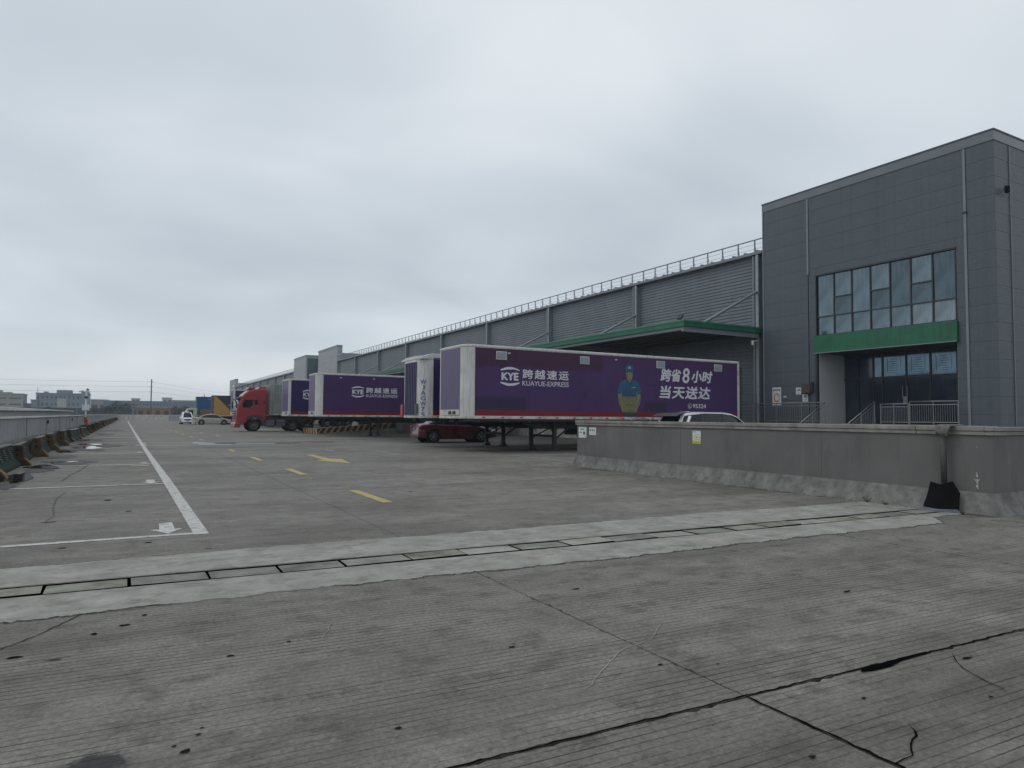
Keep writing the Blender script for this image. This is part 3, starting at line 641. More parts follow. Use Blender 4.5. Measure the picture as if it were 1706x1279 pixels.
cb0 = thing('crash_barrier', 'crash barrier nearest the camera, rusty brown end with yellow foot', 'crash barrier', (-2.62, 18.0, 0), 0, 'crash barriers along the left fence')
pf = [(-.26, 0), (.10, 0), (.08, .08), (-.04, .22), (-.10, .57), (-.20, .57), (-.22, .22), (-.26, .1)]
MB().prism(pf, 'y', .5, 4.1).obj('barrier_body', MOSS, cb0, bevel=.01)
pe = [(-.27, 0), (.30, 0), (.26, .08), (.12, .23), (.08, .62), (-.17, .62), (-.21, .22), (-.27, .1)]
MB().prism(pe, 'y', 0, .5).obj('end_block', RUST, cb0, bevel=.015)
for z in (.34, .50): MB().cyl((-.05, -.006, z), (-.05, .03, z), .03, n=10).obj('lifting_hole', BLACK, cb0)
MB().prism([(.30, 0), (.325, .0), (.28, .09), (.14, .23), (.125, .22), (.26, .08)], 'y', .06, .30).obj('foot_strip', simple('worn_yellow_edge', (.26, .17, .07), .8, var=.4, scale=9, dirt=.9), cb0)
m = MB()
for i in range(4):
    for j in range(5): m.box(-.075 + .006 * j, -.055 + .010 * j, .75 + i * .8 + j * .10, .80 + i * .8 + j * .10, .49 - j * .06, .505 - j * .06)
m.obj('painted_dashes', LFADE, cb0)
MB().prism([(-.10, .57), (-.24, .57), (-.24, .60), (-.10, .60)], 'y', .5, 4.1).obj('top_strip', TRIM, cb0)
mp = cmap(cb0); r_ = random.Random(2); RV = [RUST, simple('brown_black_concrete', (.045, .032, .026), .9, var=.5, scale=4, dirt=.8, bmp=.01), simple('ochre_stained_concrete', (.095, .062, .034), .9, var=.5, scale=5, dirt=.9, bmp=.01)]
labs = ['second crash barrier of the row, rusty brown end beside a puddle', 'third crash barrier of the row, pale curled foot by the puddle', 'fourth crash barrier of the row, mossy end', 'fifth crash barrier of the row, just before the camera mast']
yb = 18.0; i = 0
while yb < 172:
    yb += 4.35 if yb < 50 else 4.2; c = copy_tree(cb0, mp); c.location = (-2.62 - (yb - 18) * .0022 + r_.uniform(-.03, .03), yb, 0); c.rotation_euler = (0, 0, r_.uniform(-.05, .05)); c.scale = (r_.uniform(.85, 1.1), 1, r_.uniform(.86, 1.06))
    for ch in [q_ for q_ in bpy.data.objects if q_.parent == c and q_.name.startswith('end_block')]:
        ch.data = ch.data.copy(); ch.data.materials[0] = r_.choice(RV)
    c['label'] = labs[i] if i < 4 else 'crash barrier in the far run beyond the camera mast, brown ends close together'; c['group'] = 'crash barriers along the left fence' if i < 4 else 'far crash barriers beyond the camera mast'
    i += 1
# camera mast
cm = thing('camera_mast', 'white pole with cameras on top and red bands low down, on the left fence', 'camera mast', (-2.78, 55, .0))
MB().cyl((0, 0, .3), (.0, 0, 3.05), .062, .05, 12).obj('pole', WHITE, cm, smooth=True)
MB().cyl((0, 0, .78), (0, 0, 1.16), .085, n=12).obj('red_band', simple('red_band_paint', (.45, .02, .03), .5), cm); MB().cyl((.1, -.1, .55), (.1, -.1, .95), .05, n=10).obj('red_band', MATS['red_band_paint'], cm)
MB().box(-.22, .22, -.16, -.06, 1.62, 2.02).obj('control_box', WHITE, cm, bevel=.01); MB().box(-.3, .2, -.03, .03, 2.92, 2.97).obj('cross_arm', WHITE, cm)
MB().cyl((-.38, -.2, 2.9), (-.2, .12, 2.96), .06, n=8).obj('camera_head', WHITE, cm); MB().cyl((.06, -.14, 3.08), (.10, .12, 3.04), .055, n=8).obj('camera_head', PLAST, cm)
MB().lathe([(.02, .12), (.09, .08), (.09, 0), (.06, -.07)], (0, -.12, 2.5), 'z', 10).obj('camera_dome', PLAST, cm)
# far end wall
fw = thing('end_wall', 'low white wall closing the far end of the yard', 'wall', (-3.2, 184, 0))
m = MB()
for k in range(6): MB().box(k * 2.6, k * 2.6 + 2.56, 0, .2, 0, 1.12).obj('panel', WHITED, fw)
MB().box(0, 15.6, -.05, .25, 1.12, 1.2).obj('capping', WHITE, fw)
f2 = thing('end_fence', 'dull grey panel fence beyond the white van', 'fence', (6.4, 150, 0))
for k in range(6): MB().box(k * 2, k * 2 + 1.95, 0, .06, .1, 1.15).obj('panel', SHEET, f2); MB().box(k * 2 - .05, k * 2 + .03, -.05, .1, 0, 1.25).obj('post', STEEL, f2)
lp = thing('marker_post', 'thin grey post standing at the far end of the yard', 'post', (.2, 158, 0))
MB().cyl((0, 0, 0), (0, 0, 2.3), .07, n=8).obj('pole', STEEL, lp); MB().box(-.15, .35, -.08, .08, 2.2, 2.32).obj('lamp_head', STEEL, lp)
# ------------------------------------------------------------------ near office block
XF = 32.0
ob = thing('office_block', 'tall slate-grey panelled office block with green band over its entrance', 'building', (XF, 0, 0))
YA, YB, ZT = 14.95, 27.2, 14.0
WY0, WY1, WZ0, WZ1 = 16.62, 23.68, 5.93, 9.12          # window
m = MB()
m.box(.06, 15, YA + .06, WY0, 0, ZT - .5).box(.06, 15, WY1, YB - .02, 0, ZT - .5).box(.06, 15, WY0, WY1, WZ1, ZT - .5).box(.06, 15, WY0, WY1, 5.0, WZ0).box(2.3, 15, WY0, WY1, 0, 5.0).box(.25, 15, WY0, WY1, WZ0, WZ1)
m.obj('wall_core', SOFF, ob)
# cladding panels, courses 0.79 m with recessed joints
J = .013; ph = .792; z = 13.56; panel_cache = {}; rp = random.Random(6)
def panel(dy, dz, side=False):
    k = (round(dy, 3), round(dz, 3), side)
    if k not in panel_cache: 
        mm = MB()
        if side: mm.box(0, dy, -.045, 0, 0, dz)
        else: mm.box(-.0, .045, 0, dy, 0, dz)
        panel_cache[k] = mm.mesh('panel', CLAD)
    return panel_cache[k]
def put_panel(y0, y1, z0, z1):
    if y1 - y0 < .05 or z1 - z0 < .03: return
    link('panel', panel(y1 - y0 - J, z1 - z0 - J), ob, (rp.uniform(-.003, .003), y0 + J / 2, z0 + J / 2))
while z > .3:
    zb = max(z - ph, 0.3)
    for (a, b_) in ((YA, 16.12), (16.16, 24.16), (24.20, YB)):
        hole = (WZ0 - .06, WZ1 + .06) if zb >= 5.0 - .4 else (0, 5.0)
        if a > 16 and b_ < 25:
            for (ha, hb) in ((WZ0 - .05, WZ1 + .05), (0, 5.93)):
                pass
            # vertical overlap with window or recess
            ov = [(max(zb, h0), min(z, h1)) for h0, h1 in ((0, WZ1 + .04),) if min(z, h1) > max(zb, h0)]
            if not ov: put_panel(a, b_, zb, z)
            else:
                o0, o1 = ov[0]
                put_panel(a, WY0 - .02, zb, z); put_panel(WY1 + .02, b_, zb, z)
                if z - o1 > .02: put_panel(WY0 - .02, WY1 + .02, o1, z)
        else: put_panel(a, b_, zb, z)
    xs = 0
    for w in (1.25, 4.6, 4.6, 4.4):
        link('panel', panel(w - J, z - zb - J, True), ob, (xs + J / 2 + .002, YA + .045 + rp.uniform(-.003, .003) - .0, zb + J / 2)); xs += w
    z = zb
MB().box(-.03, .06, YA - .03, YB + .03, 13.53, 13.96).box(.061, 15, YA - .03, YA + .06, 13.53, 13.96).obj('parapet_flashing', TRIM2, ob)
MB().box(-.06, .25, YA - .06, YB + .05, 13.962, 14.02).box(.251, 15, YA - .06, YA + .25, 13.962, 14.02).obj('parapet_coping', CLAD, ob)
for yy in (16.14, 24.18):
    MB().box(-.05, -.005, yy - .055, yy + .055, 9.3 if yy > 20 else .5, 13.5).obj('downpipe', TRIM, ob, bevel=.01)
MB().box(-.08, 0, 16.06, 16.22, 10.6, 10.68).obj('pipe_bracket', PLAST, ob)
MB().box(1.24, 1.29, YA - .04, YA - .0, .4, 13.5).obj('downpipe', TRIM, ob, bevel=.01)
MB().box(-.035, .01, YB - .05, YB + .02, .4, 13.58).obj('corner_trim', TRIM, ob)
wc = MB().box(.55, .72, YA - .28, YA - .12, 11.25, 11.55).box(.6, .95, YA - .12, YA - .06, 11.42, 11.47).obj('wall_camera', BLACK, ob, bevel=.02)
# main window
fr = MB(); 
fr.box(-.03, .12, WY0 - .05, WY0, WZ0, WZ1 + .05).box(-.03, .12, WY1, WY1 + .05, WZ0, WZ1 + .05).box(-.06, .14, WY0 - .07, WY1 + .07, WZ1 + .0, WZ1 + .07).box(-.03, .12, WY0, WY1, WZ0 - .05, WZ0)
cw = (WY1 - WY0) / 7
for i in range(1, 7): fr.box(.02, .13, WY0 + i * cw - .028, WY0 + i * cw + .028, WZ0, WZ1)
TR = 6.90; MID = 7.86
fr.box(.021, .129, WY0, WY1, TR - .028, TR + .028)
for i in (1, 3, 5): fr.box(.005, .128, WY0 + i * cw + .028, WY0 + (i + 1) * cw - .028, MID - .03, MID + .03)
wf = fr.obj('window', FRAME, ob)
def pane(y0, y1, z0, z1, x, mat, par, tilt=.004):
    m_ = MB().box(-.006, .006, -(y1 - y0) / 2, (y1 - y0) / 2, -(z1 - z0) / 2, (z1 - z0) / 2)
    o = m_.obj('pane', mat, par); o.location = (x, (y0 + y1) / 2, (z0 + z1) / 2); o.rotation_euler = (0, rp.uniform(-tilt, tilt), rp.uniform(-tilt, tilt)); return o
for i in range(7):
    a, b_ = WY0 + i * cw + .025, WY0 + (i + 1) * cw - .025
    pane(a, b_, WZ0, TR - .02, .085, rp.choice([GLASS, GLASS3]), wf, .012)
    if i in (1, 3, 5): pane(a, b_, TR + .02, MID - .02, .07, GLASS2, wf, .02); pane(a, b_, MID + .02, WZ1, .085, GLASS, wf, .012)
    else: pane(a, b_, TR + .02, WZ1, .085, rp.choice([GLASS, GLASS, GLASS2]), wf, .015)
# green band, recess
gb = MB().box(-.16, .1, WY0 - .1, WY1 + .12, 4.96, 5.875).obj('green_band', GREEN, ob, bevel=.01)
MB().box(-.17, -.16, WY0 - .1, WY1 + .12, 4.93, 4.975).obj('band_edge', TRIM, ob)
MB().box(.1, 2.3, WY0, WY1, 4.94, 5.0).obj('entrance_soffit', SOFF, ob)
MB().box(.12, 2.25, WY1 - .05, WY1, 1.2, 4.94).obj('side_panel', WGREY, ob)
MB().box(.12, 2.25, WY0, WY0 + .04, 1.2, 4.94).obj('side_panel', WGREY, ob)
MB().box(-.04, .12, WY1 - .02, WY1 + .1, 1.2, 4.95).obj('door_surround', FRAME, ob)
# entrance glazing
XR = 2.25; ef = MB(); EY = [WY0 + .04, 17.75, 19.0, 20.2, 21.45, 21.95, 22.8, WY1 - .05]
for y in EY[1:-1]: ef.box(XR - .09, XR, y - .035, y + .035, 1.2, 4.94)
ef.box(XR - .085, XR, WY0 + .04, WY1 - .05, 3.55, 3.68); ef.box(XR - .085, XR, WY0 + .04, WY1 - .05, 4.84, 4.94)
ew = ef.obj('entrance_glazing', FRAME, ob)
for i, (a, b_) in enumerate(zip(EY, EY[1:])):
    pane(a + .03, b_ - .03, 1.2, 3.56, XR - .03, GLASSD, ew, .006)
    pane(a + .03, b_ - .03, 3.68, 4.85, XR - .03, GLASSB if i < 5 else GLASSD, ew, .006)
# papers and blinds printed lines inside the transom panes
tl = MB(); rt = random.Random(21)
for i, (a, b_) in enumerate(list(zip(EY, EY[1:]))[:5]):
    w = b_ - a
    if w < .8: continue
    tl.box(XR - .039, XR - .037, a + .22 * w, a + .235 * w, 3.85, 4.65).box(XR - .039, XR - .037, a + .78 * w, a + .795 * w, 3.85, 4.6)
    for k in range(7):
        zz = 3.86 + .115 * k; tl.box(XR - .039, XR - .037, a + w * rt.uniform(.25, .4), a + w * rt.uniform(.55, .75), zz, zz + .018)
tag(tl.obj('taped_line', FRAME, ew), kind='stuff')
MB().box(XR - .14, XR - .09, 20.12, 20.34, 2.2, 2.62).obj('door_lock', STAIN, ew, bevel=.01)
for yy in (20.12, 20.36): MB().cyl((XR - .14, yy, 2.55), (XR - .14, yy, 3.15), .018, n=8).obj('door_handle', STAIN, ew)
# wall notices, box
nb = notice('notice', 'white poster with an orange-brown ring on the slate office wall', 26.02, 26.62, 2.20, 3.22, [(INK, [(.05, .12, .11, .20), (.15, .22, .11, .20), (.25, .31, .11, .20), (.35, .42, .11, .20), (.46, .53, .11, .20)]), (INKG, [(.08, .5, .93, .96)])], XF - .012)
m = MB()
for i in range(24):
    a, b_ = 6.283 * i / 24, 6.283 * (i + 1) / 24; cy, cz = 26.32, 2.63
    m.add([(-.0065, cy + R * math.cos(t_), cz + R * 1.2 * math.sin(t_)) for R, t_ in ((.215, a), (.215, b_), (.145, b_), (.145, a))], [(0, 1, 2, 3)])
m.obj('print', ORNG, nb)
notice('notice', 'small white notice with a dark bird-like mark, left of the rusty meter box', 24.70, 25.04, 2.78, 3.16, [(INK, [(.08, .2, .14, .18), (.16, .26, .09, .13), (.2, .3, .14, .17), (.06, .28, .30, .315)])], XF - .012)
notice('notice', 'small white notice with a round dark mark, below the rusty meter box', 24.28, 24.62, 2.38, 2.78, [(INK, [(.09, .14, .06, .2), (.2, .25, .06, .2), (.12, .22, .08, .1), (.12, .22, .16, .18), (.06, .28, .27, .29), (.1, .24, .32, .335)])], XF - .012)
MB().box(-.02, .0, 25.66, 25.86, 2.64, 2.72).obj('name_plate', WHITE, ob)
bx = thing('meter_box', 'rusty brown meter box fixed on the slate wall by the entrance', 'box', (XF - .2, 24.02, 2.82))
MB().box(0, .19, 0, .52, 0, .52).obj('box_body', simple('rusty_brown_steel', (.075, .055, .05), .7, var=.3, dirt=.6), bx, bevel=.01); MB().box(-.008, .0, .04, .48, .04, .48).obj('door', MATS['rusty_brown_steel'], bx); MB().box(.05, .15, -.12, -.02, .1, .62).obj('cable_duct', PLAST, bx)
# raised platform and steps in front of the block
pf_ = thing('entrance_platform', 'raised concrete platform with steps in front of the office entrance', 'platform', (XF, 0, 0))
MB().box(-1.0, -.05, 15.4, 27.3, 0, 1.2).box(0, 2.3, 16.7, 23.6, 1.15, 1.205).obj('platform_slab', CAPC, pf_, bevel=.01)
for k in range(7): MB().box(-1.0 - .30 * (k + 1), -1.003 - .30 * k, 19.9, 22.7, 0, 1.2 - .172 * (k + 1)).obj('step', CAPC, pf_, bevel=.006)
def railing(name, label, p0, p1, h, n, posts, group=None):
    """p0 to p1 is the foot line; verticals at the real spacing"""
    t_ = thing(name, label, 'railing', (0, 0, 0), 0, group); p0, p1 = Vector(p0), Vector(p1); up = Vector((0, 0, h))
    MB().cyl(p0 + up, p1 + up, .026, n=8).obj('handrail', STAIN, t_, smooth=True)
    MB().cyl(p0 + up * .86, p1 + up * .86, .015, n=6).obj('rail', STAIN, t_); MB().cyl(p0 + up * .12, p1 + up * .12, .015, n=6).obj('rail', STAIN, t_)
    bal = None; L = (p1 - p0).length
    me = MB().cyl((0, 0, 0), (0, 0, h * .74), .0085, n=6).mesh('baluster', STAIN)
    for i in range(n):
        p = p0.lerp(p1, (i + .5) / n); link('baluster', me, t_, p + up * .12)
    pm = MB().cyl((0, 0, 0), (0, 0, h), .024, n=8).mesh('post', STAIN)
    for f_ in posts: link('post', pm, t_, p0.lerp(p1, f_))
    return t_
railing('railing', 'steel railing along the platform left of the steps', (XF - .55, 29.2, 1.2), (XF - .55, 22.65, 1.2), 1.1, 46, [0, .25, .5, .75, 1])
railing('railing', 'steel railing along the platform right of the steps, in front of the glazed entrance', (XF - .4, 18.55, 1.2), (XF - .4, 16.4, 1.2), 1.08, 21, [0, .5, 1])
railing('railing', 'lower steel gate railing between the right stair rail and the long right railing', (XF - .4, 19.95, 1.2), (XF - .4, 18.6, 1.2), .98, 18, [0, .48, 1])
railing('railing', 'sloping stair rail on the left side of the steps', (XF - .9, 22.6, 1.2), (XF - 2.9, 22.6, .10), 1.1, 16, [0, .5, 1])
railing('railing', 'sloping stair rail on the right side of the steps, before the dark glass', (XF - .8, 20.0, 1.2), (XF - 2.9, 20.0, .10), 1.1, 16, [0, .5, 1])

# ------------------------------------------------------------------ warehouses
def bay_mesh(w, z0, z1, p=.2, d=.04):
    m = MB(); pts = []; z = z0
    while z < z1 - 1e-6:
        for f_, dd in ((0, 0), (.45, 0), (.55, d), (.90, d)):
            if z + f_ * p < z1: pts.append((z + f_ * p, dd))
        z += p
    pts.append((z1, 0))
    for zz, dd in pts: m.v += [(dd, .03, zz), (dd, w - .03, zz)]
    for i in range(len(pts) - 1): m.f.append([2 * i, 2 * i + 1, 2 * i + 3, 2 * i + 2]); m.m.append(0)
    return m.mesh('cladding', CORR)
DOORM = simple('dock_door_steel', (.13, .15, .165), .6, var=.15, dirt=.3)
def warehouse(name, label, y0, ncol, cols, y1, canopy, zE=11.3):
    t_ = thing(name, label, 'warehouse', (XF, 0, 0))
    ys_ = [y0] + cols + [y1]; ms = {}
    for a, b_ in zip(ys_, ys_[1:]):
        w = round(b_ - a, 3)
        if w not in ms: ms[w] = bay_mesh(w, .1, zE - .12)
        link('cladding', ms[w], t_, (.35, a, 0))
    MB().box(.46, 40, y0, y1, 0, zE - .5).obj('wall_core', SOFF, t_)
    cm_ = MB().box(-.0, .36, -.24, -.05, 0, zE - .15).box(.1, .36, -.05, .05, 0, zE - .15).mesh('column', STEEL); dm = MB().cyl((.10, .17, .1), (.10, .17, zE - .2), .085, n=10).mesh('downpipe', TRIM)
    stm = MB().cyl((-4.3, 0, 6.75), (.05, 0, 8.95), .085, n=10).mesh('strut', STEEL)
    for c in [y0 + .55] + cols:
        link('column', cm_, t_, (0, c, 0)); link('downpipe', dm, t_, (0, c, 0))
        if canopy and c < y1 - 5: link('strut', stm, t_, (0, c - .1, 0))
    # eave gutter, roof sheet with ribs showing at the edge
    MB().box(-.05, .5, y0 + .02, y1, zE - .14, zE + .02).obj('eave_gutter', TRIM, t_)
    rf = MB().box(.3, 46, y0, y1, zE + .0, zE + .05); 
    m = MB()
    y = y0 + .3
    while y < min(y1, y0 + 60): m.prism([(y, zE + .03), (y + .06, zE + .12), (y + .16, zE + .12), (y + .22, zE + .03)], 'x', .0, 3.5); y += .9
    ro = rf.obj('roof', CORR, t_); tag(m.obj('roof_rib', CORR, ro), kind='stuff')
    # edge railing on the roof
    rl = MB().cyl((.3, y0 + .1, zE + .84), (.3, y1, zE + .84), .04, n=6).obj('roof_railing', STEEL, t_)
    w = MB()
    for dz in (.30, .57): w.cyl((.3, y0 + .1, zE + dz), (.3, y1, zE + dz), .009, n=4)
    w.obj('rail_wire', STEEL, rl)
    pm = MB().box(-.035, .035, -.03, .03, 0, .84).bar((.02, 0, .5), (.5, .28, .08), .02, .02).mesh('post', STEEL)
    y = y0 + .8; n = 0; far = MB()
    while y < y1 - .2:
        if n < 90: link('post', pm, rl, (.3, y, zE + .03))
        y += 1.27; n += 1
    if canopy:
        ca, cb_ = canopy; XC = -6.0
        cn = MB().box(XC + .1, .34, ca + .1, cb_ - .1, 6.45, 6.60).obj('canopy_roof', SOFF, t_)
        MB().box(XC, XC + .1, ca, cb_, 6.44, 6.76).box(XC + .1, .3, ca, ca + .1, 6.441, 6.759).obj('green_fascia', GREEN, cn)
        MB().box(XC - .03, XC - .001, ca - .03, cb_, 6.70, 6.79).box(XC, .3, ca - .03, ca - .001, 6.70, 6.789).obj('fascia_lip', simple('pale_green_edge', (.03, .19, .10), .5), cn)
        MB().box(XC + .12, .3, ca + .12, ca + .3, 6.17, 6.44).box(XC + .13, XC + .3, ca + .3, cb_ - .3, 6.26, 6.44).obj('edge_beam', TRIM, cn)
        bmesh_ = MB().prism([(XC + .3, 6.30), (.3, 5.95), (.3, 6.44), (XC + .3, 6.44)], 'y', -.08, .08).mesh('canopy_beam', STEEL)
        for c in [c for c in cols if ca < c < cb_]: link('canopy_beam', bmesh_, cn, (0, c, 0))
        pur = MB()
        for k in range(5): pur.box(XC + .9 + k * 1.05, XC + .97 + k * 1.05, ca + .3, cb_ - .3, 6.40, 6.449)
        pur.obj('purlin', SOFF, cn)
        # raised dock
        dk = MB().box(-5.7, .34, ca + 1.2, cb_, 0, 1.2).obj('loading_dock', CAPC, t_)
        dn = MB().box(.22, .33, 0, 3.0, 1.2, 4.6).mesh('dock_door', DOORM); ri = MB()
        for k in range(9): ri.box(.20, .22, 0, 3.0, 1.5 + k * .34, 1.53 + k * .34)
        rm = ri.mesh('door_rib', DOORM); bu = MB().box(-5.86, -5.7, 0, .25, .55, 1.1).mesh('dock_bumper', BLACK)
        for a, b_ in zip(ys_, ys_[1:]):
            for f_ in (.30, .72):
                yy = a + (b_ - a) * f_ - 1.5; d = link('dock_door', dn, t_, (0, yy, 0)); link('door_rib', rm, d)
                if yy > ca + 2:
                    for g_ in (.1, 2.3): link('dock_bumper', bu, dk, (0, yy + g_, 0))
        hz_ = MB(); y = ca + 1.3
        while y < cb_ - 1: hz_.box(-5.712, -5.702, y, y + .4, 1.02, 1.18); y += .8
        tag(hz_.obj('edge_stripe', HAZY, dk), kind='stuff')
    return t_
w1 = warehouse('warehouse', 'long grey corrugated warehouse with green-edged canopy behind the purple trailers', YB + .06, 8, [38.9 + 12 * k for k in range(7)], 121.8, (27.45, 119))
w2 = warehouse('warehouse', 'second grey corrugated warehouse, far away beyond the paired stair towers', 159.6, 8, [171.5 + 12.2 * k for k in range(7)], 260, (161, 258))
MB().box(1, 26, 121.85, 122.2, 0, 12.75).obj('gable_parapet', TRIM, w1); MB().box(1, 26, 260.1, 260.5, 0, 12.75).obj('gable_parapet', TRIM, w2)
MB().cyl((-.05, 27.6, 6.0), (-.55, 27.55, 5.95), .03, n=8).cyl((-.55, 27.55, 5.98), (-.55, 27.55, 5.72), .09, n=10).obj('wall_lamp', WHITE, w1)
# floodlights and hoods on the canopy edge
for (lab, y, s, x) in (('small black floodlight tilted on the near corner of the green canopy edge', 27.8, .32, -5.9),):
    t_ = thing('floodlight', lab, 'floodlight', (XF + x, y, 6.79)); MB().prism([(-.12, .1), (.02, .34), (.08, .30), (-.04, .04)], 'y', -.17, .17).obj('lamp_head', PLAST, t_); MB().bar((0, 0, 0), (0, 0, .15), .04, .04).obj('bracket', PLAST, t_)
HOOD = simple('dark_green_hood', (.05, .09, .09), .6, var=.2)
t_ = thing('extractor_hood', 'round-topped dark hood on the canopy, above the near trailer front', 'hood', (26.4, 58.0, 6.75)); MB().prism([(-.35, 0), (.35, 0), (.35, .75), (.2, .98), (0, 1.05), (-.2, .98), (-.35, .75)], 'x', -.3, .3).obj('hood_body', HOOD, t_); MB().box(-.31, -.3, -.12, .12, .1, .5).obj('hood_opening', BLACK, t_)
t_ = thing('extractor_hood', 'lower slanted dark hood on the canopy, left of the round-topped hood', 'hood', (26.4, 61.5, 6.75)); MB().prism([(-.5, 0), (.5, 0), (.5, .25), (.0, .7), (-.5, .62)], 'x', -.3, .3).obj('hood_body', HOOD, t_); MB().box(-.31, -.3, -.3, .1, .08, .35).obj('hood_opening', BLACK, t_)
t_ = thing('bollard', 'yellow and black banded post at the dock corner behind the trailer', 'bollard', (26.6, 22.9, 0))
t_.location = (26.9, 26.6, 0)
for k in range(6): MB().cyl((0, 0, .1 + k * .32), (0, 0, .42 + k * .32), .10, n=12).obj('band', HAZY if k % 2 else HAZB, t_)
# stair towers between the warehouses, corner block beyond
def tower(label, y0, y1, x1, zt, win=False):
    t_ = thing('stair_tower', label, 'building', (XF, y0, 0)); h = y1 - y0
    MB().box(0, x1, 0, h, 0, zt - .35).obj('wall', SHEET, t_)
    for k in range(16):
        MB().box(-.03, .0, .02, h - .02, .8 * k + .25, .8 * k + 1.02).obj('panel', SHEET, t_)
    MB().box(-.06, x1, -.04, h + .04, zt - .35, zt).obj('parapet', TRIM, t_)
    if win:
        for zz in (4.2, 6.6, 9.0, 11.2):
            f_ = MB().box(-.10, -.02, 1.5, 6, zz, zz + 1.1).obj('window', FRAME, t_); MB().box(-.12, -.10, 1.7, 5.8, zz + .15, zz + .95).obj('pane', GLASSD, f_)
    return t_
ta = tower('pale grey stair tower closing the end of the near warehouse', 121.85, 136.2, .9, 14.15)
tb = tower('pale grey stair tower with dark glazed side, beginning the far warehouse', 147.2, 159.4, 14, 14.25)
sg = MB().box(.3, 13, -.06, -.0, .5, 13.6).obj('glazed_side', simple('dark_teal_glazing', (.04, .075, .09), .35, var=.3, scale=.4), tb)
MB().box(5, 7.2, -.5, -.07, 0, 14.8).obj('duct', SHEET, tb); MB().cyl((6.4, -.3, 14.8), (6.4, -.3, 15.4), .1, n=6).obj('vent_pipe', STEEL, tb)
for k in range(1, 6): MB().box(2.2 * k - .05, 2.2 * k + .05, -.09, -.061, .5, 13.5).obj('mullion', FRAME, sg)
tower('small far corner tower with dark windows at the end of the far warehouse', 260.2, 276.5, .9, 14.2, True)
# ------------------------------------------------------------------ wheels
def tyre_mesh(R, w, truck=False):
    k = .16 if truck else .12
    return MB().lathe([(R * .60, -w / 2 + .01), (R * .80, -w / 2), (R - .035, -w / 2 + .012), (R - .005, -w / 2 + .045), (R, 0), (R - .005, w / 2 - .045), (R - .035, w / 2 - .012), (R * .80, w / 2), (R * .60, w / 2 - .01)], (0, 0, 0), 'y', 28, caps=False).mesh('wheel', TYRE)
def rim_mesh(R, w, truck=False):
    m = MB(); s = -1
    if truck:
        m.lathe([(R * .60, -w / 2 + .015), (R * .54, -w / 2 + .03), (R * .50, -w / 2 + .12), (R * .30, -w / 2 + .13), (R * .24, -w / 2 + .03), (R * .14, -w / 2 + .0), (.001, -w / 2 - .01)], (0, 0, 0), 'y', 20, caps=False).cyl((0, 0, 0), (0, .01, 0), R * .6, n=20)
        for i in range(10): a = 6.283 * i / 10; m.cyl((R * .36 * math.cos(a), -w / 2 + .10, R * .36 * math.sin(a)), (R * .36 * math.cos(a), -w / 2 + .14, R * .36 * math.sin(a)), .02, n=6)
    else:
        m.lathe([(R * .66, -w / 2 + .005), (R * .62, -w / 2 + .0), (R * .60, -w / 2 + .05), (R * .58, 0)], (0, 0, 0), 'y', 24, caps=False).cyl((0, 0, 0), (0, .01, 0), R * .6, n=20, mi=1)
        for i in range(10):
            a = 6.283 * i / 10; d = Vector((math.cos(a), 0, math.sin(a))); b_ = a + (.12 if i % 2 else -.12); e_ = Vector((math.cos(b_), 0, math.sin(b_)))
            m.bar(d * R * .12 + Vector((0, -w / 2 + .01, 0)), e_ * R * .62 + Vector((0, -w / 2 + .012, 0)), .022, .03)
        m.cyl((0, -w / 2 - .0, 0), (0, -w / 2 + .03, 0), R * .17, n=12)
    return m.mesh('rim', [RIM, BLACK] if not truck else simple('truck_rim_paint', (.10, .10, .10), .6, .3, dirt=.5))
WM = {}
def wheel(par, x, y, R, w, truck=False, out=-1):
    k = (R, w, truck)
    if k not in WM: WM[k] = (tyre_mesh(R, w, truck), rim_mesh(R, w, truck))
    o = link('wheel', WM[k][0], par, (x, y, R)); o.rotation_euler = (0, random.uniform(0, 6), 0) if out < 0 else (0, random.uniform(0, 6), math.pi)
    link('rim', WM[k][1], o); return o

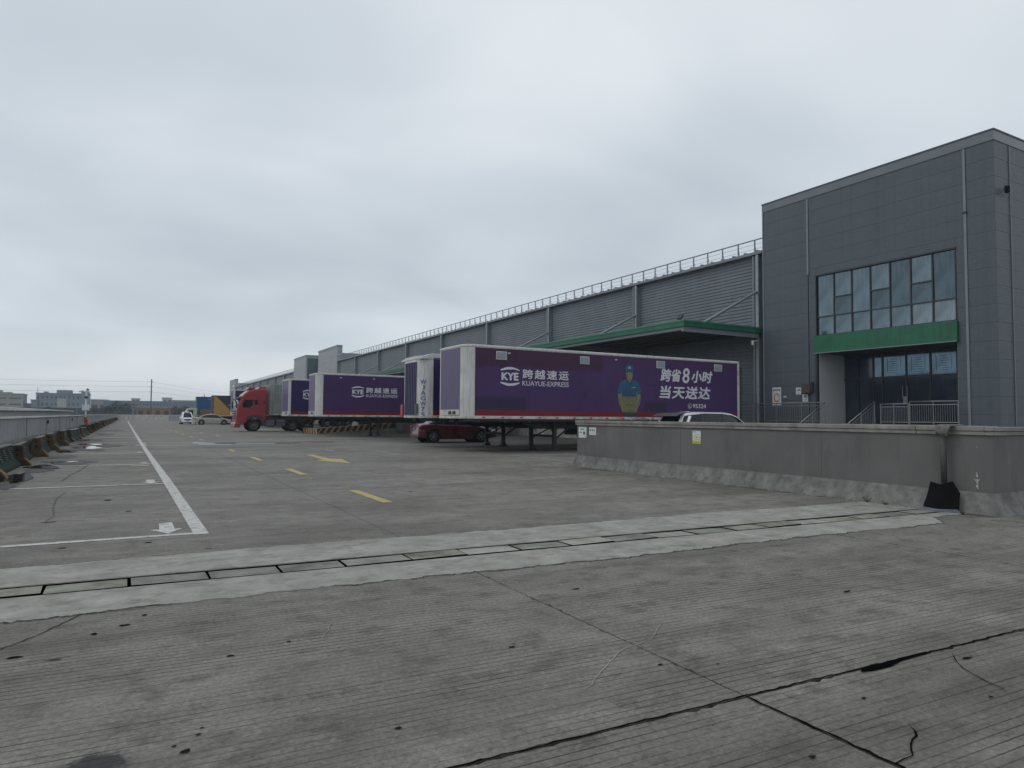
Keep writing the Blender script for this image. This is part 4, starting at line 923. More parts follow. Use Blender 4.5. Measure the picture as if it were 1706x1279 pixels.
# ------------------------------------------------------------------ cars
def interp(pts, x):
    for (a, za), (b_, zb) in zip(pts, pts[1:]):
        if x <= b_: return za + (zb - za) * max(0, min(1, (x - a) / (b_ - a + 1e-9)))
    return pts[-1][1]
def car(label, cat, loc, rz, L, W_, H, R, body, gh, wheels, mat, name, tail=True, pillars=(), spoiler=False, group=None):
    t_ = thing(name, label, cat, loc, rz, group); hl = L / 2
    N = 44
    def wid(t): return W_ / 2 * (1 - .16 * abs(2 * t - 1) ** 5 - .03 * abs(2 * t - 1) ** 2)
    def arch(x):
        for wx in wheels:
            if abs(x - wx) < R + .06: return math.sqrt(max(0, (R + .06) ** 2 - (x - wx) ** 2)) + R
        return 0
    m = MB(); xs = []
    for i in range(N + 1): xs.append(-hl + L * i / N)
    for wx in wheels: xs += [wx - R - .055, wx - R - .02, wx + R + .02, wx + R + .055, wx - R * .6, wx + R * .6]
    xs = sorted(set(round(x, 3) for x in xs)); K = 8
    for x in xs:
        t = (x + hl) / L; w = wid(t); zt = interp(body, t) * H; zb = .19 + .10 * abs(2 * t - 1) ** 6; za = max(zb, min(arch(x), zt - .12)); zm = max(.5 * (zt + zb), za + .02)
        half = [(w * .90, za), (w * .985, za + .03), (w * 1.0, max(zm, za + .04)), (w * .99, max(zt - .09, za + .07)), (w * .955, max(zt - .03, za + .09)), (w * .88, zt), (w * .5, zt + .025), (0, zt + .032)]
        for y, z in half: m.v.append((x, -y, z))
        for y, z in half[-2::-1]: m.v.append((x, y, z))
    n = 15
    for i in range(len(xs) - 1):
        for k in range(n - 1): m.f.append([i * n + k, i * n + k + 1, (i + 1) * n + k + 1, (i + 1) * n + k]); m.m.append(0)
        m.f.append([i * n, (i + 1) * n, (i + 1) * n + n - 1, i * n + n - 1]); m.m.append(1)
    m.f.append(list(range(n))); m.m.append(0); m.f.append(list(range((len(xs) - 1) * n, len(xs) * n))); m.m.append(0)
    bd = m.obj('body', [mat, PLAST], t_, smooth=True); bd.modifiers.new('edges', 'EDGE_SPLIT').split_angle = math.radians(38)
    # greenhouse
    g0, g1 = gh[0][0], gh[-1][0]; m = MB(); M = 26; roofz = max(z for _, z in gh); ts = sorted(set([g0 + (g1 - g0) * i / M for i in range(M + 1)] + [a for a, _ in gh]))
    for t in ts:
        x = -hl + L * t; zt = interp(gh, t) * H; zb = interp(body, t) * H - .02; w = wid(t) * .90; wt = w - max(0, zt - zb) * .30
        half = [(w, zb), (wt + .015, max(zb, zt - .075)), (wt - .03, max(zb, zt - .02)), (wt - .14, zt), (0, zt + .02)]
        for y, z in half: m.v.append((x, -y, z))
        for y, z in half[-2::-1]: m.v.append((x, y, z))
    n = 9
    for i in range(len(ts) - 1):
        zz = interp(gh, (ts[i] + ts[i + 1]) / 2); steep = zz < roofz - .028
        for k in range(n - 1):
            side = k in (0, n - 2); rim_ = k in (1, 2, n - 3, n - 4)
            mi = 1 if side else (0 if rim_ else (1 if steep else 0))
            m.f.append([i * n + k, i * n + k + 1, (i + 1) * n + k + 1, (i + 1) * n + k]); m.m.append(mi)
    gho = m.obj('cabin', [mat, CARGL], t_, smooth=True); gho.modifiers.new('edges', 'EDGE_SPLIT').split_angle = math.radians(30)
    # pillars
    for s in (-1, 1):
        for ta, tb, wdt in pillars:
            za = interp(body, ta) * H - .01; zb2 = interp(gh, tb) * H - .07; wa = wid(ta) * .90 + .006; wb = wid(tb) * .90 - max(0, zb2 + .07 - interp(body, tb) * H + .02) * .30 + .02
            p0 = Vector((-hl + L * ta, s * wa, za)); p1 = Vector((-hl + L * tb, s * wb, zb2)); MB().add([p0 + Vector((-wdt / 2, 0, 0)), p0 + Vector((wdt / 2, 0, 0)), p1 + Vector((wdt / 2, 0, 0)), p1 + Vector((-wdt / 2, 0, 0))], [(0, 1, 2, 3)]).obj('pillar', PLAST, t_)
        for wx in wheels:
            MB().cyl((wx, s * (W_ / 2 - .30), R), (wx, s * (W_ / 2 - .02), R), R + .05, n=24).obj('wheel_arch', BLACK, t_)
            wheel(t_, wx, s * (W_ / 2 - .11), R, .21, False, s)
        tm = .72; xm = -hl + L * (gh[-1][0] - .045); zm = interp(body, gh[-1][0]) * H + .06
        MB().box(-.10, .09, -.11, .11, -.06, .08).obj('mirror', mat, t_, bevel=.03).location = (xm, s * (W_ / 2 + .06), zm)
        # door seams, handle, lamps
        z0 = .30; sm = MB()
        for td in (pillars[0][0] if pillars else .5, .34, .68):
            x = -hl + L * td; sm.box(x - .005, x + .005, s * (W_ / 2 * .985) - .012, s * (W_ / 2 * .985) + .012, z0 + .05, interp(body, td) * H - .10)
        tag(sm.obj('door_seam', BLACK, t_), kind=None)
        for td in (.36, .55): MB().box(-.09, .09, -.02, .02, -.012, .012).obj('door_handle', mat, t_).location = (-hl + L * td + .12, s * W_ / 2 * .995, interp(body, td) * H - .15)
        zt = interp(body, .03) * H; w = wid(.03)
        MB().box(-.03, .16, -.16, .03, -.09, .06).obj('tail_light', LAMPR, t_, bevel=.02).location = (-hl + .035, s * (w - .03) + (.06 if s < 0 else .06), zt - .14)
        zt = interp(body, .96) * H; w = wid(.965)
        MB().box(-.22, .05, -.18, .06, -.05, .07).obj('headlight', LAMPW, t_, bevel=.03).location = (hl - .08, s * (w - .08) + .05, zt - .06)
    MB().box(-hl - .012, -hl + .02, -.22, .22, H * .46, H * .46 + .13).obj('number_plate', PLATEB, t_)
    MB().box(hl - .02, hl + .012, -.22, .22, H * .24, H * .24 + .13).obj('number_plate', PLATEB, t_)
    MB().box(hl - .03, hl + .008, -.45, .45, H * .34, H * .43).obj('grille', PLAST, t_)
    return t_
SB = [(0, .50), (.012, .60), (.03, .665), (.13, .69), (.3, .665), (.70, .63), (.77, .615), (.90, .53), (.965, .46), (.99, .40), (1, .33)]
SG = [(.10, .67), (.19, .83), (.27, .945), (.34, .985), (.46, 1.0), (.56, .985), (.61, .95), (.70, .79), (.785, .60)]
car('dark red sedan parked under the purple trailers, rear towards the camera', 'car', (15.6, 34.5, 0), math.radians(-4), 4.5, 1.8, 1.47, .325, SB, SG, (-1.45, 1.3), MAROON, 'sedan', pillars=((.47, .46, .07), (.30, .33, .05)))
car('beige sedan parked in front of the blue and the ochre trailers', 'car', (9.7, 101.2, 0), math.radians(-2), 4.6, 1.8, 1.45, .33, SB, SG, (-1.45, 1.35), CREAM, 'sedan', pillars=((.47, .46, .07),))
UB = [(0, .40), (.012, .55), (.03, .60), (.25, .60), (.70, .575), (.78, .565), (.92, .52), (.97, .46), (1, .36)]
UG = [(.015, .60), (.04, .74), (.085, .93), (.12, .955), (.3, 1.0), (.5, .995), (.60, .965), (.66, .91), (.73, .78), (.80, .56)]
suv = car('white estate car with dark glass seen above the grey wall', 'car', (20.3, 19.95, 0), 0, 4.8, 1.9, 1.69, .36, UB, UG, (-1.45, 1.4), CARW, 'suv', pillars=((.50, .49, .10), (.25, .27, .12)))
MB().prism([(-2.42, 1.50), (-2.22, 1.60), (-1.95, 1.625), (-1.95, 1.60), (-2.30, 1.52)], 'y', -.66, .66).obj('roof_spoiler', PLAST, suv)
MB().box(-1.1, 0.1, -.42, .42, 1.70, 1.712).obj('sunroof', CARGL, suv)
for s in (-1, 1): MB().cyl((-1.7, s * .62, 1.68), (.6, s * .62, 1.68), .015, n=6).obj('roof_rail', PLAST, suv)
for s in (-1, 1):   # pale frame sweeping down to the rear window's lower corner
    MB().bar((-2.12, s * .83, 1.02), (-1.80, s * .74, 1.50), .10, .05).obj('rear_pillar', CARW, suv)
VB = [(0, .42), (.02, .56), (.5, .56), (.80, .545), (.90, .53), (.97, .47), (1, .36)]
VG = [(.01, .56), (.04, .90), (.10, .98), (.3, 1.0), (.62, .99), (.70, .95), (.80, .80), (.905, .53)]
car('white people carrier facing the camera at the far end of the yard', 'van', (6.9, 108.5, 0), math.radians(-90), 4.6, 1.72, 1.75, .33, VB, VG, (-1.4, 1.4), CARW, 'minivan', pillars=((.45, .45, .08),))

# ------------------------------------------------------------------ trailers
def frontcap(c, Wd, n=3):
    """plan outline with the two front corners cut round, x from 0"""
    near = [(c * (1 - math.sin(math.pi / 2 * i / n)), c * (1 - math.cos(math.pi / 2 * i / n))) for i in range(n + 1)]   # (c,0)->(0,c)
    return near
def kye(par, x, z0, z1, w, mat, y=-.0145):
    h = z1 - z0; text('KYE', x + .04 * w, x + .96 * w, z0 + h * .29, z0 + h * .71, mat, par, y, off=.05)
    for s in (1, -1):
        m = MB(); n = 14; o = []; i_ = []
        for k in range(n + 1):
            u = -1 + 2 * k / n; zz = z0 + h / 2 + s * h * (.5 - .15 * u * u); tk = h * .13 * (1 - abs(u) ** 3 * .55) * (1 if s < 0 or u < .2 else .75)
            o.append((x + w / 2 * (1 + u * 1.02), zz)); i_.append((x + w / 2 * (1 + u * 1.02) , zz - s * tk))
        for k in range(n): m.add([(o[k][0], y, o[k][1]), (o[k + 1][0], y, o[k + 1][1]), (i_[k + 1][0], y, i_[k + 1][1]), (i_[k][0], y, i_[k][1])], [(0, 1, 2, 3)])
        m.obj('logo_arc', mat, par)
SEAM = simple('purple_seam', (.026, .012, .045), .6)
def trailer(label, x, y, L=15.0, Wd=2.6, c=.42, side=PUR, front=PURF, corr=False, logo=None, slope=0., zt=4.25, zb=1.33, rz=0, corner=WHITE, rim=WHITE, legs=4.4, axles=(10.6, 11.9, 13.2), name='box_trailer', band=True, group='box trailers backed on to the loading dock'):
    t_ = thing(name, label, 'trailer', (x, y, 0), rz, group)
    arc = [(c * (1 - math.sin(math.pi / 2 * i / 4)), c * (1 - math.cos(math.pi / 2 * i / 4))) for i in range(5)] if c else [(0, 0)]
    outline = arc + [(a, Wd - b_) for a, b_ in arc[::-1]] + [(L, Wd), (L, 0)]
    MB().prism(outline, 'z', zb + .13, zt - .10).obj('box_body', corner, t_)
    def ring(g, z0, z1, name_, mat):
        o2 = [(a - g if a < c + .01 else a, b_ - g if b_ < Wd / 2 else b_ + g) for a, b_ in outline]
        return MB().prism([(a + (g if a > L - .01 else 0), b_) for a, b_ in o2], 'z', z0, z1).obj(name_, mat, t_, bevel=.02)
    if slope:
        ring(.02, zt - slope, zt - slope + .08, 'roof_rim', rim)
        MB().prism([(.0, zt - slope + .08), (.55, zt), (L, zt), (L, zt - .1), (0, zt - slope)], 'y', -.02, Wd + .02).obj('roof', rim, t_)
    else: ring(.02, zt - .10, zt, 'roof_rim', rim)
    ring(.015, zb, zb + .125, 'bottom_rail', WHITED)
    # coloured skins
    x0 = c + .02
    MB().box(x0, L - .12, -.012, 0, zb + .135, zt - .115).obj('side_skin', side, t_)
    MB().box(x0, L - .12, Wd, Wd + .012, zb + .135, zt - .115).obj('side_skin', side, t_)
    fy0, fy1 = c + .02, Wd - c - .02
    if c == 0: fy0, fy1 = .12, Wd - .12
    if corr:
        m = MB(); n = 7; p = (fy1 - fy0) / n
        for k in range(n):
            a = fy0 + k * p; m.prism([(-.005, a), (-.06, a + .06 * p), (-.06, a + .52 * p), (-.005, a + .62 * p)], 'z', zb + .15, zt - slope - .12)
        m.obj('front_rib', front, t_); MB().box(-.006, 0, fy0, fy1, zb + .14, zt - slope - .11).obj('front_skin', front, t_)
    else: MB().box(-.012, 0, fy0, fy1, zb + .135, zt - .115).obj('front_skin', front, t_)
    MB().box(-.02, -.0, fy0, fy1, zb + .14, zb + .36).obj('front_rail', WHITED, t_)
    for yy in (fy0 + .35, fy0 + .75): MB().box(-.035, -.02, yy, yy + .28, zb + .18, zb + .30).obj('connector_box', PLAST, t_)
    MB().box(L - .12, L + .02, -.02, Wd + .02, zb + .13, zt - .10).obj('rear_frame', WHITED, t_)
    if side in (PUR, PURW, PURD):
        se = MB(); k = x0 + 1.22
        while k < L - .5: se.box(k - .007, k + .007, -.0135, -.0115, zb + .14, zt - .12); k += 1.22
        tag(se.obj('panel_seam', SEAM, t_), kind='stuff')
    rf = MB()
    k = .75
    while k < L - .5: rf.box(k, k + .14, -.019, -.0155, zb + .035, zb + .085); k += .86
    tag(rf.obj('reflector', LAMPR, t_), kind='stuff')
    # chassis
    MB().prism([(.5, zb), (.5, zb - .13), (2.9, zb - .14), (3.5, zb - .40), (L - .1, zb - .40), (L - .1, zb)], 'y', .62, .78).prism([(.5, zb), (.5, zb - .13), (2.9, zb - .14), (3.5, zb - .40), (L - .1, zb - .40), (L - .1, zb)], 'y', Wd - .78, Wd - .62).obj('chassis_beam', CHAS, t_)
    cr = MB(); k = .6
    while k < L - .3: cr.box(k, k + .08, .02, Wd - .02, zb - .14, zb - .002); k += 1.15
    cr.box(.02, L - .05, .03, .10, zb - .09, zb - .003); tag(cr.obj('cross_member', CHAS, t_), kind='stuff')
    if legs:
        for yy in (.42, Wd - .42):
            lg = MB().box(legs - .075, legs + .075, yy - .075, yy + .075, .12, zb - .05).obj('landing_leg', CHAS, t_)
            MB().prism([(legs - .19, 0), (legs + .19, 0), (legs + .07, .16), (legs - .07, .16)], 'y', yy - .14, yy + .14).obj('foot', CHAS, lg)
        MB().bar((legs, .42, .62), (legs, Wd - .42, .62), .08, .10).obj('leg_brace', CHAS, t_); MB().bar((legs + .05, .42, .5), (legs + 1.0, .7, zb - .3), .05, .05).bar((legs + .05, Wd - .42, .5), (legs + 1.0, Wd - .7, zb - .3), .05, .05).obj('leg_strut', CHAS, t_)
    for ax in axles:
        MB().cyl((ax, .3, .5), (ax, Wd - .3, .5), .07, n=8).obj('axle', CHAS, t_)
        wheel(t_, ax, .20, .5, .26, True, -1); wheel(t_, ax, Wd - .20, .5, .26, True, 1)
    if axles: MB().box(axles[0] - .75, axles[0] - .71, .05, .45, .3, 1.05).obj('mudflap', BLACK, t_); MB().box(axles[0] - 2.6, axles[0] - 1.5, .08, .55, .55, 1.0).obj('tool_box', CHAS, t_)
    if logo is not None:
        a = logo; kye(t_, a, 2.66, 3.42, .86, PINK)
        if band: text('跨越速运', a + 1.0, a + 3.26, 2.97, 3.36, PINK, t_, -.014, off=.022, space=1.25); text('KUAYUE-EXPRESS', a + 1.0, a + 3.26, 2.69, 2.89, PINK, t_, -.014, off=.008)
    return t_
T1 = trailer('nearest purple box trailer with the printed courier and big slogan, roof vents on its side', 11.2, 23.78, 14.95, 2.75, .42, PURW, PURF, logo=1.57)
VENT = simple('grey_vent', (.25, .29, .33), .5, var=.1)
for a, w in ((1.35, .48), (5.40, .48), (9.64, .50), (13.26, .52)):
    v_ = MB().box(a, a + w, -.035, -.0, 3.70, 4.03).obj('vent', WHITED, T1); MB().box(a + .035, a + w - .035, -.045, -.035, 3.735, 3.995).obj('louvre', VENT, v_)
for a in (1.95, 7.33): MB().box(a - .06, a + .06, -.03, 0, 3.94, 4.0).obj('marker_lamp', LAMPW, T1, bevel=.01)
text('跨省', 9.88, 11.15, 3.10, 3.70, PINK, T1, -.014, off=.035, shear=.15); text('8', 11.22, 11.68, 3.06, 3.78, PINK, T1, -.014, off=.02, shear=.1); text('小时', 11.78, 13.16, 3.10, 3.68, PINK, T1, -.014, off=.035, shear=.15)
text('当天送达', 9.80, 13.02, 2.32, 2.92, PINK, T1, -.014, off=.035, shear=.15, space=1.12)
text('95324', 11.86, 12.72, 1.90, 2.10, PINK, T1, -.014, off=.02)
ph_ = MB()
for i in range(16):
    a, b_ = 6.283 * i / 16, 6.283 * (i + 1) / 16; ph_.add([(11.68 + R_ * math.cos(t_), -.014, 2.0 + R_ * math.sin(t_)) for R_, t_ in ((.12, a), (.12, b_), (.10, b_), (.10, a))], [(0, 1, 2, 3)])
ph_.bar((11.63, -.0145, 2.04), (11.67, -.0145, 1.95), .002, .035); ph_.bar((11.67, -.0145, 1.95), (11.73, -.0145, 1.94), .002, .035)
ph_.obj('phone_symbol', PINK, T1)
# printed courier on the side: flat figure in layers
SKIN = simple('print_skin', (.20, .19, .085), .5, var=.15, scale=6); SHIRT = simple('print_blue_shirt', (.010, .085, .17), .5, var=.3, scale=3); BOXP = simple('print_carton', (.16, .15, .07), .5, var=.2, scale=5); DKP = simple('print_dark', (.02, .03, .05), .5)
fg = MB(); CX_ = 8.08
def pr(pts, mi, lay, s=1.0): fg.add([(CX_ + a, -.014 - .0009 * lay, z) for a, z in pts], [tuple(range(len(pts)))], mi)
pr([(-.36, 1.47), (.34, 1.47), (.36, 1.70), (-.36, 1.70)], 3, 0)                                                   # trousers
pr([(-.60, 2.60), (-.64, 2.3), (-.58, 2.02), (-.42, 1.78), (-.25, 1.74), (-.25, 2.0), (-.40, 2.3), (-.40, 2.6)], 0, 0)
pr([(.60, 2.60), (.64, 2.3), (.58, 2.02), (.42, 1.78), (.25, 1.74), (.25, 2.0), (.40, 2.3), (.40, 2.6)], 0, 0)         # arms
pr([(-.15, 3.08), (.15, 3.08), (.14, 3.28), (-.14, 3.28)], 0, 1)                                                   # neck
pr([(-.42, 2.20), (.42, 2.20), (.42, 2.72), (.46, 2.46), (.66, 2.52), (.60, 2.82), (.50, 3.02), (.16, 3.13), (.0, 2.96), (-.16, 3.13), (-.50, 3.02), (-.60, 2.82), (-.66, 2.52), (-.46, 2.46), (-.42, 2.72)], 1, 1)
pr([(-.10, 3.14), (.10, 3.14), (0.0, 2.97)], 0, 2)
pr([(-.15, 3.20), (-.09, 3.13), (.0, 3.10), (.09, 3.13), (.15, 3.20), (.19, 3.36), (.19, 3.54), (-.19, 3.54), (-.19, 3.36)], 0, 2)   # face
pr([(-.215, 3.46), (.215, 3.46), (.21, 3.52), (-.21, 3.52)], 3, 3)
pr([(-.14, 3.42), (-.05, 3.42), (-.05, 3.445), (-.14, 3.45)], 3, 4); pr([(.05, 3.42), (.14, 3.42), (.14, 3.45), (.05, 3.445)], 3, 4)       # eyes
pr([(-.015, 3.40), (.02, 3.40), (.03, 3.30), (-.02, 3.30)], 4, 4); pr([(-.05, 3.225), (.05, 3.225), (.04, 3.245), (-.04, 3.245)], 4, 4)    # nose, mouth
pr([(-.23, 3.52), (.23, 3.52), (.21, 3.66), (.14, 3.76), (.0, 3.80), (-.14, 3.76), (-.21, 3.66)], 1, 4)                    # cap
pr([(-.08, 3.60), (.08, 3.60), (.08, 3.70), (-.08, 3.70)], 5, 5); pr([(-.24, 3.50), (.24, 3.50), (.22, 3.54), (-.22, 3.54)], 1, 5)
pr([(-.39, 1.66), (.39, 1.66), (.39, 2.38), (-.39, 2.38)], 2, 3); pr([(-.40, 1.70), (.40, 1.70), (.40, 1.72), (-.40, 1.72)], 4, 4); pr([(-.39, 2.33), (.39, 2.33), (.39, 2.345), (-.39, 2.345)], 4, 4)
for k in range(6): pr([(-.22 + k * .075, 1.96), (-.17 + k * .075, 1.96), (-.17 + k * .075, 2.03), (-.22 + k * .075, 2.03)], 4, 4)
pr([(-.44, 1.72), (-.36, 1.70), (-.34, 1.84), (-.42, 1.86)], 0, 5); pr([(.44, 1.72), (.36, 1.70), (.34, 1.84), (.42, 1.86)], 0, 5)
# folds, collar, sleeve hems, hair and fingers of the printed picture
pr([(-.19, 3.54), (-.215, 3.5), (-.20, 3.34), (-.17, 3.36)], 3, 5); pr([(.19, 3.54), (.215, 3.5), (.20, 3.34), (.17, 3.36)], 3, 5)
pr([(-.16, 3.14), (-.03, 2.94), (-.09, 2.90), (-.20, 3.10)], 6, 5); pr([(.16, 3.14), (.03, 2.94), (.09, 2.90), (.20, 3.10)], 6, 5)
pr([(-.65, 2.52), (-.46, 2.46), (-.455, 2.50), (-.645, 2.56)], 6, 5); pr([(.65, 2.52), (.46, 2.46), (.455, 2.50), (.645, 2.56)], 6, 5)
for a, b_, c, d in ((-.40, 2.9, -.34, 2.45), (.38, 2.88, .33, 2.5), (-.18, 2.8, -.10, 2.42), (.16, 2.78, .10, 2.44), (-.02, 2.9, .0, 2.42)):
    pr([(a, b_), (a + .03, b_), (c + .05, d), (c, d)], 6, 5)
pr([(.12, 2.74), (.34, 2.76), (.34, 2.80), (.12, 2.78)], 5, 6)
pr([(-.42, 2.42), (.42, 2.42), (.40, 2.37), (-.40, 2.37)], 6, 6)
pr([(-.62, 2.3), (-.57, 2.3), (-.44, 1.95), (-.47, 1.9)], 4, 5); pr([(.62, 2.3), (.57, 2.3), (.44, 1.95), (.47, 1.9)], 4, 5)
pr([(-.12, 3.14), (.12, 3.14), (.06, 3.09), (-.06, 3.09)], 4, 5); pr([(-.15, 3.38), (-.11, 3.38), (-.08, 3.2), (-.12, 3.2)], 4, 5)
pr([(-.01, 1.47), (.01, 1.47), (.01, 1.68), (-.01, 1.68)], 3, 6)
fg.obj('printed_figure', [SKIN, SHIRT, BOXP, DKP, simple('print_brown', (.10, .08, .04), .5), simple('print_pale_blue', (.20, .34, .42), .5), simple('print_deep_blue', (.006, .045, .10), .5)], T1)
T2 = trailer('purple trailer with ribbed front and blue handwriting on its white corner', 11.2, 28.3, 14.9, 2.6, .55, PURD, purple('ribbed_purple', (.060, .045, .13), False), corr=True, slope=.26)
JK = simple('blue_marker', (.02, .09, .22), .6)
for i, ch in enumerate('WJAGW75'):
    # written down the bevelled corner, on its outward face
    wc_ = {'J': .07, 'W': .14, '7': .09, '5': .09}.get(ch, .12); o = text(ch, -wc_, wc_, 0, .20, JK, T2, 0, off=.012); o.location = (.165 - .012, .165 - .012, 2.86 - i * .245); o.rotation_euler = (0, 0, math.radians(-45))
MB().cyl((-.06, .45, 1.5), (-.06, .45, 1.98), .07, n=8).obj('filler_tube', simple('grey_green_plastic', (.10, .15, .14), .6), T2); MB().box(-.06, 0, 2.2, 2.5, 1.4, 1.95).obj('red_cover', LAMPR, T2)
T3 = trailer('purple trailer with wide white corner, second from the camera with its side in full view', 10.65, 45.64, 15.3, 2.6, .42, PURW if 0 else PUR, PURF, logo=2.36)
for a in (1.6, 3.9): MB().box(a - .07, a + .07, -.03, 0, 3.93, 3.99).obj('marker_lamp', LAMPW, T3)
T4 = trailer('dark purple trailer with narrow white corner post, right of the grey container', 10.6, 54.5, 15.5, 2.7, .0, PURD, PURF, logo=1.05)
MB().box(-.02, .16, -.02, .10, 1.45, 4.16).obj('corner_post', WHITE, T4)
T5 = trailer('plain grey-green metal container trailer coupled to the red tractor', 10.35, 61.5, 15, 2.6, .0, ALU, ALU, corr=True, zt=4.05, zb=1.40, corner=ALU, rim=ALU, legs=None)
m = MB()
for k in range(9): m.prism([(.25 + k * .3, -.012), (.29 + k * .3, -.05), (.40 + k * .3, -.05), (.44 + k * .3, -.012)], 'z', 1.6, 3.85)
m.obj('side_rib', ALU, T5)
T6 = trailer('purple trailer with white roof edge behind the red tractor cab', 10.0, 82.5, 15, 2.6, .0, PURD, PURF, logo=2.9)
MB().box(-.02, .16, -.02, .10, 1.45, 4.16).obj('corner_post', WHITE, T6)
T7 = trailer('dark curtain trailer with a large ochre triangle on its side', 9.95, 104.8, 15, 2.6, .0, NAVY, NAVY, zt=4.12, zb=1.18, corner=NAVY, rim=NAVY, axles=(2.4, 3.6, 11, 12.3), legs=None, group=None)
MB().add([(.12, -.02, 1.34), (3.0, -.02, 1.34), (.42, -.02, 4.0), (.12, -.02, 4.0)], [(0, 1, 2, 3)]).obj('ochre_triangle', YTRI, T7)
MB().add([(2.0, -.021, 2.75), (2.7, -.021, 2.70), (2.7, -.021, 2.76), (2.0, -.021, 2.81)], [(0, 1, 2, 3)]).obj('white_dash', PINK, T7)
T8 = trailer('blue box trailer with a white ring mark and orange lower board', 8.7, 115.5, 15, 2.6, .0, BLUEB, BLUEB, zt=4.15, zb=1.2, corner=BLUEB, rim=BLUEB, axles=(11, 12.3), legs=None, group=None)
MB().box(.5, 9, -.03, -.013, 1.25, 2.15).obj('orange_board', ORANGE, T8)
m = MB()
for i in range(26):
    a, b_ = math.radians(60 + i * 9), math.radians(69 + i * 9); r0 = .62; 
    m.add([(3.3 + r0 * math.cos(t_) * k_, -.02, 2.95 + r0 * math.sin(t_) * k_) for k_, t_ in ((1, a), (1, b_), (.80, b_), (.80, a))], [(0, 1, 2, 3)])
m.add([(3.3, -.02, 2.4), (3.05, -.02, 2.7), (3.1, -.02, 3.0), (3.35, -.02, 3.15), (3.25, -.02, 2.75)], [(0, 1, 2, 3, 4)])
m.obj('ring_mark', PINK, T8); MB().box(1.6, 2.5, -.02, -.0125, 3.72, 3.80).obj('small_print', simple('pale_blue_print', (.2, .35, .5), .5), T8)

